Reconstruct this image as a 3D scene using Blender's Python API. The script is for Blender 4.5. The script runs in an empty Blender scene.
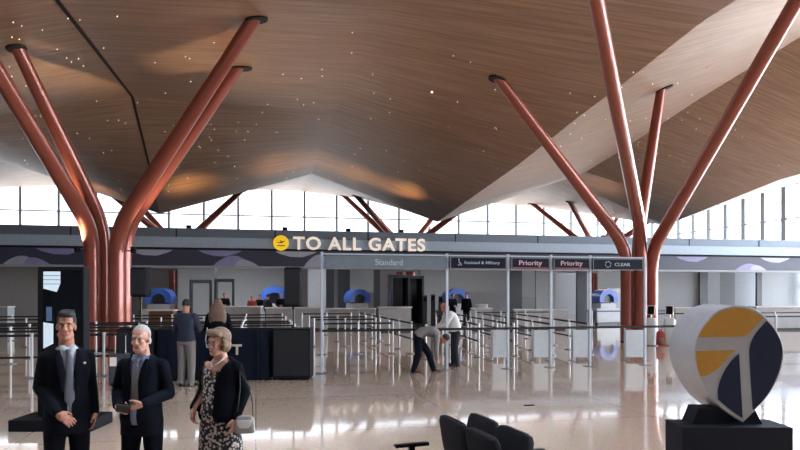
import bpy, bmesh, math, random
from mathutils import Vector, Matrix, Euler
from mathutils.bvhtree import BVHTree
random.seed(7)
R = math.radians
C = bpy.context.scene.collection
F = 650.0; H0 = 292.0; CAMH = 1.93; PHI = R(12.5)
RX = Vector((math.cos(PHI), -math.sin(PHI), 0)); AX = Vector((math.sin(PHI), math.cos(PHI), 0))
CAM = Vector((0, 0, CAMH))

def ray(px, py): return RX*((px-400)/F) + AX + Vector((0, 0, (H0-py)/F))
def at(px, py, Y): return CAM + ray(px, py)*Y               # camera depth
def onY(px, py, y):                                           # on the plane y = const
    d = ray(px, py); return CAM + d*(y/d.y)
def onfloor(px, py, z=0.0): return at(px, py, F*(CAMH-z)/(py-H0))
def gx(px, Y): p = at(px, H0, Y); return Vector((p.x, p.y, 0))

# ---------------------------------------------------------------- materials
def lin(c):
    r = []
    for v in c:
        v /= 255.0
        r.append(v/12.92 if v <= .04045 else ((v+.055)/1.055)**2.4)
    return (*r, 1)
def mat(name, rgb, rough=.5, metal=0.0, var=.06, scale=6.0, bump=0.0, bscale=40.0, spec=.5, coat=0.0):
    m = bpy.data.materials.new(name); m.use_nodes = True
    n = m.node_tree.nodes; l = m.node_tree.links; b = n['Principled BSDF']
    c = lin(rgb)
    tc = n.new('ShaderNodeTexCoord'); no = n.new('ShaderNodeTexNoise'); no.inputs['Scale'].default_value = scale
    no.inputs['Detail'].default_value = 3
    l.new(tc.outputs['Object'], no.inputs['Vector'])
    mx = n.new('ShaderNodeMix'); mx.data_type = 'RGBA'
    mx.inputs[6].default_value = tuple(max(0, v*(1-var*2)) for v in c[:3])+(1,)
    mx.inputs[7].default_value = tuple(min(1, v*(1+var*2)) for v in c[:3])+(1,)
    l.new(no.outputs['Fac'], mx.inputs[0]); l.new(mx.outputs[2], b.inputs['Base Color'])
    b.inputs['Roughness'].default_value = rough; b.inputs['Metallic'].default_value = metal
    b.inputs['Specular IOR Level'].default_value = spec
    b.inputs['Coat Weight'].default_value = coat
    if bump:
        n2 = n.new('ShaderNodeTexNoise'); n2.inputs['Scale'].default_value = bscale
        l.new(tc.outputs['Object'], n2.inputs['Vector'])
        bp = n.new('ShaderNodeBump'); bp.inputs['Strength'].default_value = bump; bp.inputs['Distance'].default_value = .01
        l.new(n2.outputs['Fac'], bp.inputs['Height']); l.new(bp.outputs['Normal'], b.inputs['Normal'])
    return m
def emis(name, rgb, st):
    m = mat(name, rgb, .5); b = m.node_tree.nodes['Principled BSDF']
    b.inputs['Emission Color'].default_value = lin(rgb); b.inputs['Emission Strength'].default_value = st
    return m
def glass(name, tint=(1, 1, 1), gl=.05, rough=.02):
    m = bpy.data.materials.new(name); m.use_nodes = True
    n = m.node_tree.nodes; l = m.node_tree.links; n.clear()
    o = n.new('ShaderNodeOutputMaterial'); t = n.new('ShaderNodeBsdfTransparent'); g = n.new('ShaderNodeBsdfGlossy')
    t.inputs['Color'].default_value = (*tint, 1); g.inputs['Roughness'].default_value = rough
    mx = n.new('ShaderNodeMixShader'); mx.inputs[0].default_value = gl
    l.new(t.outputs[0], mx.inputs[1]); l.new(g.outputs[0], mx.inputs[2])
    l.new(mx.outputs[0], o.inputs['Surface'])
    return m
def wood_mat():
    m = mat('slatted_bronze_wood', (158, 120, 92), .42, .3, .12, 3)
    n = m.node_tree.nodes; l = m.node_tree.links; b = n['Principled BSDF']
    tc = n.new('ShaderNodeTexCoord')
    mp = n.new('ShaderNodeMapping'); mp.inputs['Scale'].default_value = (.25, 6, 1)
    no = n.new('ShaderNodeTexNoise'); no.inputs['Scale'].default_value = 1.6; no.inputs['Detail'].default_value = 4
    l.new(tc.outputs['Object'], mp.inputs['Vector']); l.new(mp.outputs[0], no.inputs['Vector'])
    cr = n.new('ShaderNodeValToRGB')
    cr.color_ramp.elements[0].position = .38; cr.color_ramp.elements[0].color = lin((144, 114, 90))
    cr.color_ramp.elements[1].position = .7; cr.color_ramp.elements[1].color = lin((178, 144, 117))
    l.new(no.outputs['Fac'], cr.inputs[0])
    w = n.new('ShaderNodeTexWave'); w.wave_type = 'BANDS'; w.bands_direction = 'Y'; w.inputs['Scale'].default_value = 9.0
    l.new(tc.outputs['Object'], w.inputs['Vector'])
    c2 = n.new('ShaderNodeValToRGB'); c2.color_ramp.elements[0].position = .05; c2.color_ramp.elements[0].color = (.72, .7, .68, 1)
    c2.color_ramp.elements[1].position = .35; c2.color_ramp.elements[1].color = (1, 1, 1, 1)
    l.new(w.outputs['Fac'], c2.inputs[0])
    mu = n.new('ShaderNodeMix'); mu.data_type = 'RGBA'; mu.blend_type = 'MULTIPLY'; mu.inputs[0].default_value = 1
    l.new(cr.outputs[0], mu.inputs[6]); l.new(c2.outputs[0], mu.inputs[7]); l.new(mu.outputs[2], b.inputs['Base Color'])
    bp = n.new('ShaderNodeBump'); bp.inputs['Strength'].default_value = .12; bp.inputs['Distance'].default_value = .02
    l.new(w.outputs['Fac'], bp.inputs['Height']); l.new(bp.outputs[0], b.inputs['Normal'])
    return m
def floor_mat():
    m = mat('polished_terrazzo', (170, 152, 138), .1, 0, .03, .5, spec=.6, coat=.5)
    n = m.node_tree.nodes; l = m.node_tree.links; b = n['Principled BSDF']
    tc = n.new('ShaderNodeTexCoord')
    v = n.new('ShaderNodeTexVoronoi'); v.inputs['Scale'].default_value = 70
    l.new(tc.outputs['Object'], v.inputs['Vector'])
    br = n.new('ShaderNodeTexBrick'); br.offset = 0; br.inputs['Scale'].default_value = 1
    br.inputs['Brick Width'].default_value = 3; br.inputs['Row Height'].default_value = 3
    br.inputs['Mortar Size'].default_value = .006
    br.inputs['Color1'].default_value = lin((196, 174, 154)); br.inputs['Color2'].default_value = lin((202, 180, 160))
    br.inputs['Mortar'].default_value = lin((140, 126, 116))
    l.new(tc.outputs['Object'], br.inputs['Vector'])
    mx = n.new('ShaderNodeMix'); mx.data_type = 'RGBA'; mx.blend_type = 'OVERLAY'; mx.inputs[0].default_value = .25
    l.new(br.outputs['Color'], mx.inputs[6]); l.new(v.outputs['Color'], mx.inputs[7])
    hs = n.new('ShaderNodeHueSaturation'); hs.inputs['Saturation'].default_value = 1.05
    l.new(mx.outputs[2], hs.inputs['Color']); l.new(hs.outputs[0], b.inputs['Base Color'])
    no = n.new('ShaderNodeTexNoise'); no.inputs['Scale'].default_value = 1.2
    l.new(tc.outputs['Object'], no.inputs['Vector'])
    mr = n.new('ShaderNodeMapRange'); mr.inputs[3].default_value = .05; mr.inputs[4].default_value = .11; b.inputs['Coat Roughness'].default_value = .04
    l.new(no.outputs['Fac'], mr.inputs[0]); l.new(mr.outputs[0], b.inputs['Roughness'])
    return m
def floral_mat():
    m = mat('floral_cloth', (22, 22, 27), .8)
    n = m.node_tree.nodes; l = m.node_tree.links; b = n['Principled BSDF']
    tc = n.new('ShaderNodeTexCoord'); v = n.new('ShaderNodeTexVoronoi'); v.inputs['Scale'].default_value = 34
    l.new(tc.outputs['Object'], v.inputs['Vector'])
    cr = n.new('ShaderNodeValToRGB'); cr.color_ramp.interpolation = 'LINEAR'
    cr.color_ramp.elements[0].position = .38; cr.color_ramp.elements[0].color = lin((190, 182, 178))
    cr.color_ramp.elements[1].position = .52; cr.color_ramp.elements[1].color = lin((20, 20, 26))
    l.new(v.outputs['Distance'], cr.inputs[0]); l.new(cr.outputs[0], b.inputs['Base Color'])
    return m
def pattern_mat(name, a, c, sc):
    m = mat(name, a, .6); n = m.node_tree.nodes; l = m.node_tree.links; b = n['Principled BSDF']
    tc = n.new('ShaderNodeTexCoord'); v = n.new('ShaderNodeTexChecker'); v.inputs['Scale'].default_value = sc
    v.inputs['Color1'].default_value = lin(a); v.inputs['Color2'].default_value = lin(c)
    l.new(tc.outputs['Object'], v.inputs['Vector']); l.new(v.outputs['Color'], b.inputs['Base Color'])
    return m

M = dict(
    wood=wood_mat(), floor=floor_mat(), dark=mat('dark_gap', (24, 21, 20), .8),
    copper=mat('copper_red_paint', (146, 78, 64), .28, .3, .05, 3, coat=.3),
    rim=mat('charcoal_panel', (112, 124, 138), .45, .3), lightband=mat('blue_grey_panel', (160, 177, 194), .4, .1),
    navy=mat('navy_panel', (56, 60, 78), .3), lav=mat('lavender_graphic', (136, 136, 178), .4), gry=mat('grey_graphic', (165, 168, 184), .4),
    soffit=mat('pale_soffit', (150, 155, 160), .5), white=mat('white_paint', (226, 228, 230), .35),
    mull=mat('window_aluminium', (150, 160, 168), .4, .3), clear=glass('clear_glass', (.97, .985, 1)),
    wallg=mat('grey_wall_panel', (146, 150, 154), .55), wallw=mat('white_wall_panel', (182, 188, 193), .5), wallb=mat('warm_grey_wall', (150, 148, 146), .6),
    interior=mat('interior_ceiling', (165, 168, 172), .8), steel=mat('brushed_steel', (190, 194, 198), .3, .75), gpost=mat('pale_blue_grey_post', (196, 206, 214), .35, .1),
    post=mat('silver_post', (205, 208, 210), .3, .3), belt=mat('black_webbing', (16, 16, 20), .7),
    black=mat('matte_black', (10, 12, 18), .7, spec=.2), blackgl=mat('gloss_black', (12, 14, 20), .12),
    cloth=mat('black_table_cloth', (20, 25, 37), .95, spec=.15, bump=.3, bscale=12), mesh=mat('speaker_grille', (18, 19, 24), .75, bump=.4, bscale=300),
    letter=mat('cream_letter', (226, 214, 202), .4), lit=emis('lit_cream_letter', (226, 212, 198), .55), lity=emis('lit_yellow_sign', (240, 196, 40), .5), yellow=mat('yellow_sign', (240, 196, 40), .4), ink=mat('black_ink', (18, 18, 20), .6),
    signg=mat('grey_sign', (104, 114, 122), .5), signd=mat('dark_sign', (16, 21, 36), .6, spec=.2), signtxt=mat('sign_lettering', (176, 184, 190), .5),
    pink=mat('pale_pink_lettering', (206, 178, 184), .5), redline=mat('red_line', (150, 70, 80), .5),
    panel=mat('white_acrylic', (214, 222, 226), .3), foot=mat('grey_foot', (120, 122, 126), .45, .4),
    pin=mat('pin_white', (180, 180, 183), .4), pingold=mat('pin_gold', (196, 142, 52), .45), pinnavy=mat('pin_navy', (32, 40, 64), .6, spec=.25),
    pinbase=mat('pin_base_charcoal', (26, 30, 40), .7, spec=.25), blue=mat('scanner_blue', (62, 100, 185), .35), mach=mat('machine_grey', (178, 182, 186), .45),
    machd=mat('machine_dark', (58, 62, 70), .4), skin=mat('skin_ruddy', (178, 122, 100), .5, var=.05), skinp=mat('skin_pale', (198, 146, 126), .5, var=.05),
    suit=mat('midnight_suit', (9, 12, 22), .9, spec=.15), suit2=mat('dark_navy_suit', (13, 17, 28), .9, spec=.15), shirt=mat('white_shirt', (196, 202, 212), .7),
    shirtb=mat('pale_blue_shirt', (130, 146, 178), .7), tie=mat('grey_tie', (92, 95, 108), .6), tiep=pattern_mat('patterned_tie', (66, 68, 82), (150, 150, 156), 75),
    hairb=mat('black_hair', (22, 20, 22), .6, bump=.6, bscale=90), hairw=mat('white_hair', (176, 170, 164), .6, bump=.6, bscale=90),
    hairbl=mat('ash_blond_hair', (124, 98, 76), .6, var=.25, scale=40, bump=.9, bscale=60), hairbr=mat('brown_hair', (100, 74, 60), .5, var=.2, bump=.8, bscale=60),
    hairg=mat('grey_hair', (120, 112, 108), .6, bump=.6, bscale=90), eye=mat('eye_white', (170, 160, 152), .5), iris=mat('iris_brown', (40, 28, 22), .2),
    lip=mat('lips', (150, 84, 76), .5), shoe=mat('black_shoe', (18, 17, 18), .3), shoeb=mat('brown_shoe', (96, 54, 42), .4),
    floral=floral_mat(), cardigan=mat('black_cardigan', (11, 13, 21), .95, spec=.1, bump=.3, bscale=150), bag=mat('silver_grey_bag', (150, 146, 142), .4),
    strap=mat('dark_strap', (40, 32, 30), .5), phone=mat('black_phone', (12, 12, 15), .2), navyshirt=mat('navy_shirt', (30, 36, 54), .85),
    grtr=mat('grey_trousers', (112, 106, 102), .85), dktr=mat('dark_trousers', (13, 17, 30), .9, spec=.15), gshirt=mat('grey_shirt', (120, 116, 116), .85),
    wshirt=mat('off_white_shirt', (206, 204, 202), .8), charc=mat('charcoal_trousers', (30, 34, 44), .85), redskin=mat('reddened_skin', (186, 112, 94), .5),
    chair=mat('black_upholstery', (12, 14, 22), .7, spec=.3, bump=.35, bscale=200), plastic=mat('black_plastic', (14, 15, 18), .4),
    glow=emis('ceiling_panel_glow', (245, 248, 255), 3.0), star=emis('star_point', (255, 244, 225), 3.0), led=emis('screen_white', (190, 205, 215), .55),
    scr=emis('screen_dim', (70, 90, 120), .3), brownp=mat('brown_panel', (120, 84, 66), .5), red=mat('red_cloth', (150, 50, 46), .8),
    bluebelt=mat('blue_webbing', (46, 66, 130), .7),
)
# ---------------------------------------------------------------- mesh helpers
def link(name, me, mats, parent=None, smooth=False):
    o = bpy.data.objects.new(name, me); C.objects.link(o)
    for m in (mats if isinstance(mats, (list, tuple)) else [mats]): me.materials.append(m)
    if smooth:
        for p in me.polygons: p.use_smooth = True
    if parent: o.parent = parent
    return o
def tag(o, label, cat, group=None, kind=None):
    if label: o['label'] = label
    if cat: o['category'] = cat
    if group: o['group'] = group
    if kind: o['kind'] = kind
    return o
def thing(name, label, cat, loc=(0, 0, 0), rz=0, group=None):
    o = bpy.data.objects.new(name, None); C.objects.link(o); o.empty_display_size = .1
    o.location = loc; o.rotation_euler = (0, 0, rz)
    return tag(o, label, cat, group)
def dup(root, loc, rz, label=None):
    r = root.copy(); C.objects.link(r); r.location = loc; r.rotation_euler = (0, 0, rz)
    if label: r['label'] = label
    for ch in list(root.children):
        c = ch.copy(); C.objects.link(c); c.parent = r
        for g in list(ch.children):
            d = g.copy(); C.objects.link(d); d.parent = c
    return r
class MB:
    def __init__(s): s.b = bmesh.new()
    def box(s, x0, y0, z0, x1, y1, z1, bev=0, mi=0):
        v = [s.b.verts.new((x, y, z)) for x in (x0, x1) for y in (y0, y1) for z in (z0, z1)]
        fs = [s.b.faces.new([v[i] for i in q]) for q in ((0, 1, 3, 2), (4, 6, 7, 5), (0, 4, 5, 1), (2, 3, 7, 6), (0, 2, 6, 4), (1, 5, 7, 3))]
        for f in fs: f.material_index = mi
        if bev:
            es = list({e for f in fs for e in f.edges})
            bmesh.ops.bevel(s.b, geom=es, offset=bev, segments=2, profile=.7, affect='EDGES')
        return s
    def obox(s, c, size, rot, bev=0):
        b2 = MB().box(-size[0]/2, -size[1]/2, -size[2]/2, size[0]/2, size[1]/2, size[2]/2, bev)
        s.merge(b2, Matrix.Translation(Vector(c)) @ rot.to_4x4()); return s
    def merge(s, o, mtx=Matrix.Identity(4)):
        bmesh.ops.transform(o.b, matrix=mtx, verts=o.b.verts)
        me = bpy.data.meshes.new('t'); o.b.to_mesh(me); s.b.from_mesh(me); bpy.data.meshes.remove(me); o.b.free(); return s
    def ring(s, c, rx, ry, n, u, v): return [s.b.verts.new(c + u*(rx*math.cos(2*math.pi*i/n)) + v*(ry*math.sin(2*math.pi*i/n))) for i in range(n)]
    def bridge(s, a, b):
        n = len(a)
        for i in range(n): s.b.faces.new((a[i], a[(i+1) % n], b[(i+1) % n], b[i]))
    def tube(s, pts, rad, n=16, cap=True):
        pts = [Vector(p) for p in pts]
        if not isinstance(rad, (list, tuple)): rad = [rad]*len(pts)
        prev = None; u = None
        for i, p in enumerate(pts):
            t = (pts[min(i+1, len(pts)-1)] - pts[max(i-1, 0)]).normalized()
            if u is None: u = t.orthogonal().normalized()
            u = (u - t*u.dot(t)).normalized(); v = t.cross(u)
            r = s.ring(p, rad[i], rad[i], n, u, v)
            if prev: s.bridge(prev, r)
            elif cap: s.b.faces.new(r[::-1])
            prev = r
        if cap: s.b.faces.new(prev)
        return s
    def capsule(s, p0, r0, p1, r1, n=14):
        p0 = Vector(p0); p1 = Vector(p1); d = (p1-p0); L = d.length or 1e-6; t = d/L if d.length > 1e-6 else Vector((0, 0, 1))
        pts = []; rad = []
        for k in range(0, 5):
            a = math.pi/2*(1-k/4.0); pts.append(p0 - t*(r0*math.sin(a))); rad.append(max(r0*math.cos(a), r0*.06))
        for k in range(0, 5):
            a = math.pi/2*(k/4.0); pts.append(p1 + t*(r1*math.sin(a))); rad.append(max(r1*math.cos(a), r1*.06))
        u = t.orthogonal().normalized(); v = t.cross(u); prev = None
        for p, r in zip(pts, rad):
            g = s.ring(p, r, r, n, u, v)
            if prev: s.bridge(prev, g)
            else: s.b.faces.new(g[::-1])
            prev = g
        s.b.faces.new(prev); return s
    def ell(s, c, rad, rot=None, n=16, m=10):
        b2 = MB(); bmesh.ops.create_uvsphere(b2.b, u_segments=n, v_segments=m, radius=1)
        mt = Matrix.Translation(Vector(c)) @ (rot.to_4x4() if rot else Matrix.Identity(4)) @ Matrix.Diagonal((*rad, 1))
        s.merge(b2, mt); return s
    def loft(s, rings, n=24, p=1.0):
        prev = None                                     # rings: (centre, rx, ry) stacked in z, or with u, v
        for q in rings:
            c = Vector(q[0]); u = Vector((1, 0, 0)); v = Vector((0, 1, 0))
            if len(q) > 3: u, v = q[3], q[4]
            g = []
            for i in range(n):
                a = 2*math.pi*i/n; ca, sa = math.cos(a), math.sin(a)
                g.append(s.b.verts.new(c + u*(q[1]*math.copysign(abs(ca)**p, ca)) + v*(q[2]*math.copysign(abs(sa)**p, sa))))
            if prev: s.bridge(prev, g)
            else: s.b.faces.new(g[::-1])
            prev = g
        s.b.faces.new(prev); return s
    def prism(s, poly, y0, y1):                         # poly of (x, z) extruded in y
        a = [s.b.verts.new((x, y0, z)) for x, z in poly]; b = [s.b.verts.new((x, y1, z)) for x, z in poly]
        s.b.faces.new(a); s.b.faces.new(b[::-1]); s.bridge(b, a); return s
    def lathe(s, prof, n=24, c=(0, 0, 0)):
        prev = None
        for r, z in prof:
            g = s.ring(Vector(c)+Vector((0, 0, z)), max(r, .0005), max(r, .0005), n, Vector((1, 0, 0)), Vector((0, 1, 0)))
            if prev: s.bridge(prev, g)
            else: s.b.faces.new(g[::-1])
            prev = g
        s.b.faces.new(prev); return s
    def mesh(s):
        bmesh.ops.recalc_face_normals(s.b, faces=s.b.faces)
        me = bpy.data.meshes.new('m'); s.b.to_mesh(me); s.b.free(); return me
    def obj(s, name, m, parent=None, smooth=False):
        me = s.mesh()
        o = link(name, me, m, parent)
        if smooth:
            me.shade_smooth() if hasattr(me, 'shade_smooth') else None
            try: me.set_sharp_from_angle(angle=R(35))
            except Exception: pass
        return o
    def fused(s, name, m, parent, voxel=.012, smooth=6, cut=None):
        me = s.mesh(); o = bpy.data.objects.new('tmp', me); C.objects.link(o)
        r = o.modifiers.new('r', 'REMESH'); r.mode = 'VOXEL'; r.voxel_size = voxel
        if smooth:
            sm = o.modifiers.new('s', 'SMOOTH'); sm.factor = .5; sm.iterations = smooth
        dg = bpy.context.evaluated_depsgraph_get()
        me2 = bpy.data.meshes.new_from_object(o.evaluated_get(dg))
        bpy.data.objects.remove(o); bpy.data.meshes.remove(me)
        if cut:
            b = bmesh.new(); b.from_mesh(me2)
            bmesh.ops.delete(b, geom=[f for f in b.faces if cut(f.calc_center_median())], context='FACES')
            b.to_mesh(me2); b.free()
        for p in me2.polygons: p.use_smooth = True
        me2.materials.clear()
        return link(name, me2, m, parent)
def text_mesh(txt, size, extrude, offset=0.0, align='CENTER', spacing=1.0):
    cu = bpy.data.curves.new('t', 'FONT'); cu.body = txt; cu.size = size; cu.extrude = extrude; cu.offset = offset
    cu.align_x = align; cu.space_character = spacing
    o = bpy.data.objects.new('t', cu); C.objects.link(o)
    me = bpy.data.meshes.new_from_object(o.evaluated_get(bpy.context.evaluated_depsgraph_get()))
    bpy.data.objects.remove(o); bpy.data.curves.remove(cu)
    me.transform(Matrix.Rotation(math.pi/2, 4, 'X'))     # faces -Y
    me.materials.clear(); return me
def fit_text(me, x0, x1, z0, z1, y):
    xs = [v.co.x for v in me.vertices]; zs = [v.co.z for v in me.vertices]
    sx = (x1-x0)/(max(xs)-min(xs)); sz = (z1-z0)/(max(zs)-min(zs)); mx = min(xs); mz = min(zs)
    for v in me.vertices: v.co = Vector(((v.co.x-mx)*sx+x0, v.co.y+y, (v.co.z-mz)*sz+z0))
    return me
def struct(o): o['kind'] = 'structure'; return o
#@@SETTING
# ================================================================ SETTING
struct(MB().box(-30, -14, -.2, 37.4, 58, 0).obj('floor', M['floor']))
KN = [[(0, -30, 9), (40, -30, 9.2), (58, -30, 10.6)], [(0, -22, 8.6), (25, -22, 8.4), (40, -22, 6.5), (58, -22, 10.2)],
      [(0, -13.8, 6.2), (20, -13.8, 6.8), (30, -13.8, 8.0), (40, -13.8, 9.24), (58, -13.8, 10.8)],
      [(0, -4.6, 8.8), (17, -4.7, 9.0), (27, -4.7, 9.55), (33.2, -5.05, 8.16), (40, -5.46, 6.48), (58, -5.4, 10.6)],
      [(0, 3.6, 9.2), (15.8, 3.6, 9.2), (18.4, 3.16, 9.4), (23.7, 3.28, 9.5), (29, 3.2, 9.4), (40, 3.35, 9.16), (58, 3, 10.9)],
      [(0, 11.3, 9.1), (14.7, 11.3, 8.95), (18.1, 11.25, 8.5), (21.6, 11.25, 8.15), (26.5, 11.2, 7.5), (40, 11.3, 6.4), (58, 11.3, 10.2)],
      [(0, 19.5, 11.4), (20, 19.5, 11.3), (25.9, 19.5, 10.6), (31.5, 19.5, 9.75), (36, 19.5, 9.2), (40, 20, 9.4), (58, 19.5, 10.4)],
      [(0, 27.7, 8.5), (15, 27.7, 8.8), (30, 27.7, 8.0), (40, 27.7, 6.55), (58, 27.7, 10.0)],
      [(0, 37.4, 9.6), (40, 37.4, 9.9), (58, 37.4, 10.2)]]
def prof(p, y):
    if y <= p[0][0]: return p[0][1], p[0][2]
    for (a, xa, za), (b, xb, zb) in zip(p, p[1:]):
        if y <= b: t = (y-a)/(b-a); return xa+(xb-xa)*t, za+(zb-za)*t
    return p[-1][1], p[-1][2]
def roof_z(x, y):
    q = [prof(p, y) for p in KN]
    for (xa, za), (xb, zb) in zip(q, q[1:]):
        if x <= xb: return za+(zb-za)*(x-xa)/(xb-xa)
    return q[-1][1]
def fold_x(y): return prof(KN[3], y)[0]
YS = [y*.5 for y in range(-28, 117)]
NS = 6; NI = (len(KN)-1)*NS+1
def gp(i, y):
    k, r = divmod(i, NS); q = prof(KN[min(k, len(KN)-1)], y)
    if r == 0: return q
    w = prof(KN[k+1], y); return q[0]+(w[0]-q[0])*r/NS, q[1]+(w[1]-q[1])*r/NS
rb = bmesh.new()
gv = [[rb.verts.new((gp(i, y)[0], y, gp(i, y)[1])) for y in YS] for i in range(NI)]
SKY = lambda x, y: any(a < x < b for a, b in ((-12.3, -6.8), (-4, 1.6), (4.4, 9.9), (12.7, 18.1), (20.9, 26.3))) and 4 < y < 9
for i in range(NI-1):
    for j in range(len(YS)-1):
        if SKY((gp(i, YS[j])[0]+gp(i+1, YS[j])[0])/2, (YS[j]+YS[j+1])/2): continue
        rb.faces.new((gv[i][j], gv[i][j+1], gv[i+1][j+1], gv[i+1][j]))   # normals down
rb.normal_update(); BV = BVHTree.FromBMesh(rb)
rme = bpy.data.meshes.new('roof'); rb.to_mesh(rme); rb.free()
roof = link('ceiling', rme, M['wood']); struct(roof)
for q_, (xa_, xb_) in enumerate(((-12.3, -6.8), (-4, 1.6), (4.4, 9.9), (12.7, 18.1), (20.9, 26.3))):
    fw = MB()
    for k_ in range(5): fw.box(xa_-.3+(xb_-xa_+.6)*k_/4-.05, 3.6, 11.9, xa_-.3+(xb_-xa_+.6)*k_/4+.05, 9.4, 12.0)
    fw.box(xa_-.4, 3.5, 11.88, xb_+.4, 3.65, 12.0); fw.box(xa_-.4, 9.35, 11.88, xb_+.4, 9.5, 12.0)
    fo_ = struct(fw.obj('window_%d' % (3+q_), M['mull'])); MB().box(xa_-.4, 3.5, 12.0, xb_+.4, 9.5, 12.02).obj('glass_pane', M['clear'], fo_)
sd = roof.modifiers.new('thick', 'SOLIDIFY'); sd.thickness = -.35; sd.offset = 1.0
def on_roof(px, py):
    d = ray(px, py).normalized(); h = BV.ray_cast(CAM, d)
    if h[0] is None: return None, None
    n = h[1]; n = n if n.z < 0 else -n
    return h[0], n
# dark open joint along the left valley fold
j = bmesh.new(); pv = None
for y in [13+i*.5 for i in range(42)]:
    xf = fold_x(y); a = j.verts.new((xf-.05, y, roof_z(xf-.05, y)-.02)); b = j.verts.new((xf+.05, y, roof_z(xf+.05, y)-.02))
    if pv: j.faces.new((pv[0], a, b, pv[1]))
    pv = (a, b)
jm = bpy.data.meshes.new('j'); j.to_mesh(jm); j.free(); jo = link('trim_1', jm, M['dark']); struct(jo)
jo.modifiers.new('t', 'SOLIDIFY').thickness = .03

# far glazed facade and right glazed side wall
def glazed(name, horiz, L0, L1, zs, step, fixed, z0, z1, thick):
    fr = MB()
    k = L0
    while k <= L1+.01:
        if horiz: fr.box(k-thick/2, fixed-.08, z0, k+thick/2, fixed+.08, z1)
        else: fr.box(fixed-.08, k-thick/2, z0, fixed+.08, k+thick/2, z1)
        k += step
    for z in zs:
        if horiz: fr.box(L0, fixed-.06, z-.05, L1, fixed+.06, z+.05)
        else: fr.box(fixed-.06, L0, z-.05, fixed+.06, L1, z+.05)
    o = struct(fr.obj(name, M['mull']))
    g = MB()
    if horiz: g.box(L0, fixed-.01, z0, L1, fixed+.01, z1)
    else: g.box(fixed-.01, L0, z0, fixed+.01, L1, z1)
    g.obj('glass_pane', M['clear'], o); return o
glazed('window_1', True, -30, 37.4, (0.05, 3, 6, 8.55, 10.9), 2.85, 58, 0, 11.2, .2)
glazed('window_2', False, -14, 58, (0.05, 2.4, 4.8, 7.2, 9.6), 2.0, 37.4, 0, 10.4, .42)
struct(MB().box(-30.3, -14, 0, -30, 58, 10.8).obj('wall_left', M['wallg']))
struct(MB().box(-30, -14.3, 0, 37.4, -14, 12).obj('wall_front', M['wallg']))

# security hall: band wall above an open front
WY = 35.15
def zc(py): return CAMH + (H0-py)*36.05/F
struct(MB().box(-30, WY, zc(241), 37.4, WY+.5, zc(232.5)).obj('trim_2', M['rim']))
struct(MB().box(-30, WY-.12, zc(250.5), 37.4, WY+.5, zc(241)).obj('trim_3', M['lightband']))
struct(MB().box(-30, WY+.05, zc(252.5), 37.4, WY+.5, zc(250.5)).obj('trim_4', M['dark']))
struct(MB().box(-30, WY-.06, zc(269.5), 37.4, WY+.5, zc(267.5)).obj('trim_5', M['soffit']))
# rim joints
seams = MB()
for k in range(14): seams.box(-29+k*5-.03, WY-.012, zc(241), -29+k*5+.03, WY+.01, zc(232.5))
struct(seams.obj('trim_6', M['dark']))
gd = MB().box(-30, WY, zc(267.5), 37.4, WY+.5, zc(252.5)).obj('graphic_band', M['navy'])
tag(gd, 'long navy graphic band with lavender petal shapes above the checkpoint opening', 'sign')
def petal(x, z, w, h, lean, m, y):
    n = 14; poly = []
    for i in range(n+1):
        t = i/n; poly.append((x-w/2+w*t + lean*math.sin(math.pi*t), z + h*math.sin(math.pi*t)**.8))
    for i in range(n-1, 0, -1):
        t = i/n; poly.append((x-w/2+w*t, z))
    return MB().prism(poly, WY-y, WY-.002).obj('petal', m, gd)
zb = zc(267.4)
for k, px in enumerate((20, 232, 318, 748)):
    p = onY(px, 262, WY); petal(p.x, zb, 1.9 if k % 2 else 1.5, .42+.12*(k % 3), .1, M['lav'] if k % 2 else M['gry'], .012)
    petal(p.x+.75, zb, 1.2, .34, -.2, M['gry'] if k % 2 else M['lav'], .016)
for k, px in enumerate((60, 150, 220, 296, 692, 775)):
    p = onY(px, 256, WY); w = 2.2
    MB().prism([(p.x-w/2, zc(253)), (p.x+w*.5, zc(253)), (p.x+w*.42, zc(255)), (p.x+w*.15, zc(258.5)), (p.x-w*.15, zc(258)), (p.x-w*.38, zc(255.5))][::-1],
               WY-.012, WY-.002).obj('petal', M['lav'] if k % 2 == 0 else M['gry'], gd)
# hall ceiling, roof deck, rear wall, dividing walls
struct(MB().box(-30, WY+.5, 3.9, 37.4, 46, 4.1).obj('trim_7', M['interior']))
struct(MB().box(-30, WY+.5, 5.0, 37.4, 46, 5.15).obj('trim_8', M['rim']))
struct(MB().box(-30, 52, 0, 37.4, 52.3, 5.1).obj('wall_back', M['wallg']))
struct(MB().box(-30, 46, 3.4, 37.4, 46.3, 5.15).obj('trim_9', M['wallg']))
def wall_panel(px0, px1, y, z0, z1, m, name='wall_partition', th=.15):
    a = onY(px0, 290, y).x; b = onY(px1, 290, y).x
    return MB().box(a, y, z0, b, y+th, z1).obj(name, m)
n_ = 0
def partition(px0, px1, y, z0, z1, m):
    global n_; n_ += 1
    struct(wall_panel(px0, px1, y, z0, z1, m, 'wall_inner_%d' % n_))
partition(-60, 41, 38.5, 0, 3.9, M['wallb'])
partition(100, 132, 42, 0, 3.9, M['machd'])
partition(178, 236, 44, 0, 3.9, M['wallw']); partition(214, 218, 40, 0, 3.9, M['machd'])
partition(236, 290, 44, 0, 3.9, M['wallw'])
partition(308, 326, 40, 0, 3.9, M['wallw']); partition(326, 334, 42, 0, 3.9, M['machd']); partition(338, 350, 42, 0, 3.9, M['machd'])
partition(350, 374, 44, 1.9, 3.9, M['wallw']); partition(374, 380, 42, 0, 3.9, M['machd'])
partition(420, 446, 42, 0, 3.9, M['wallg'])
partition(446, 505, 45, 1.9, 3.9, M['wallw']); partition(510, 522, 38, 0, 3.9, M['machd'])
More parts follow.
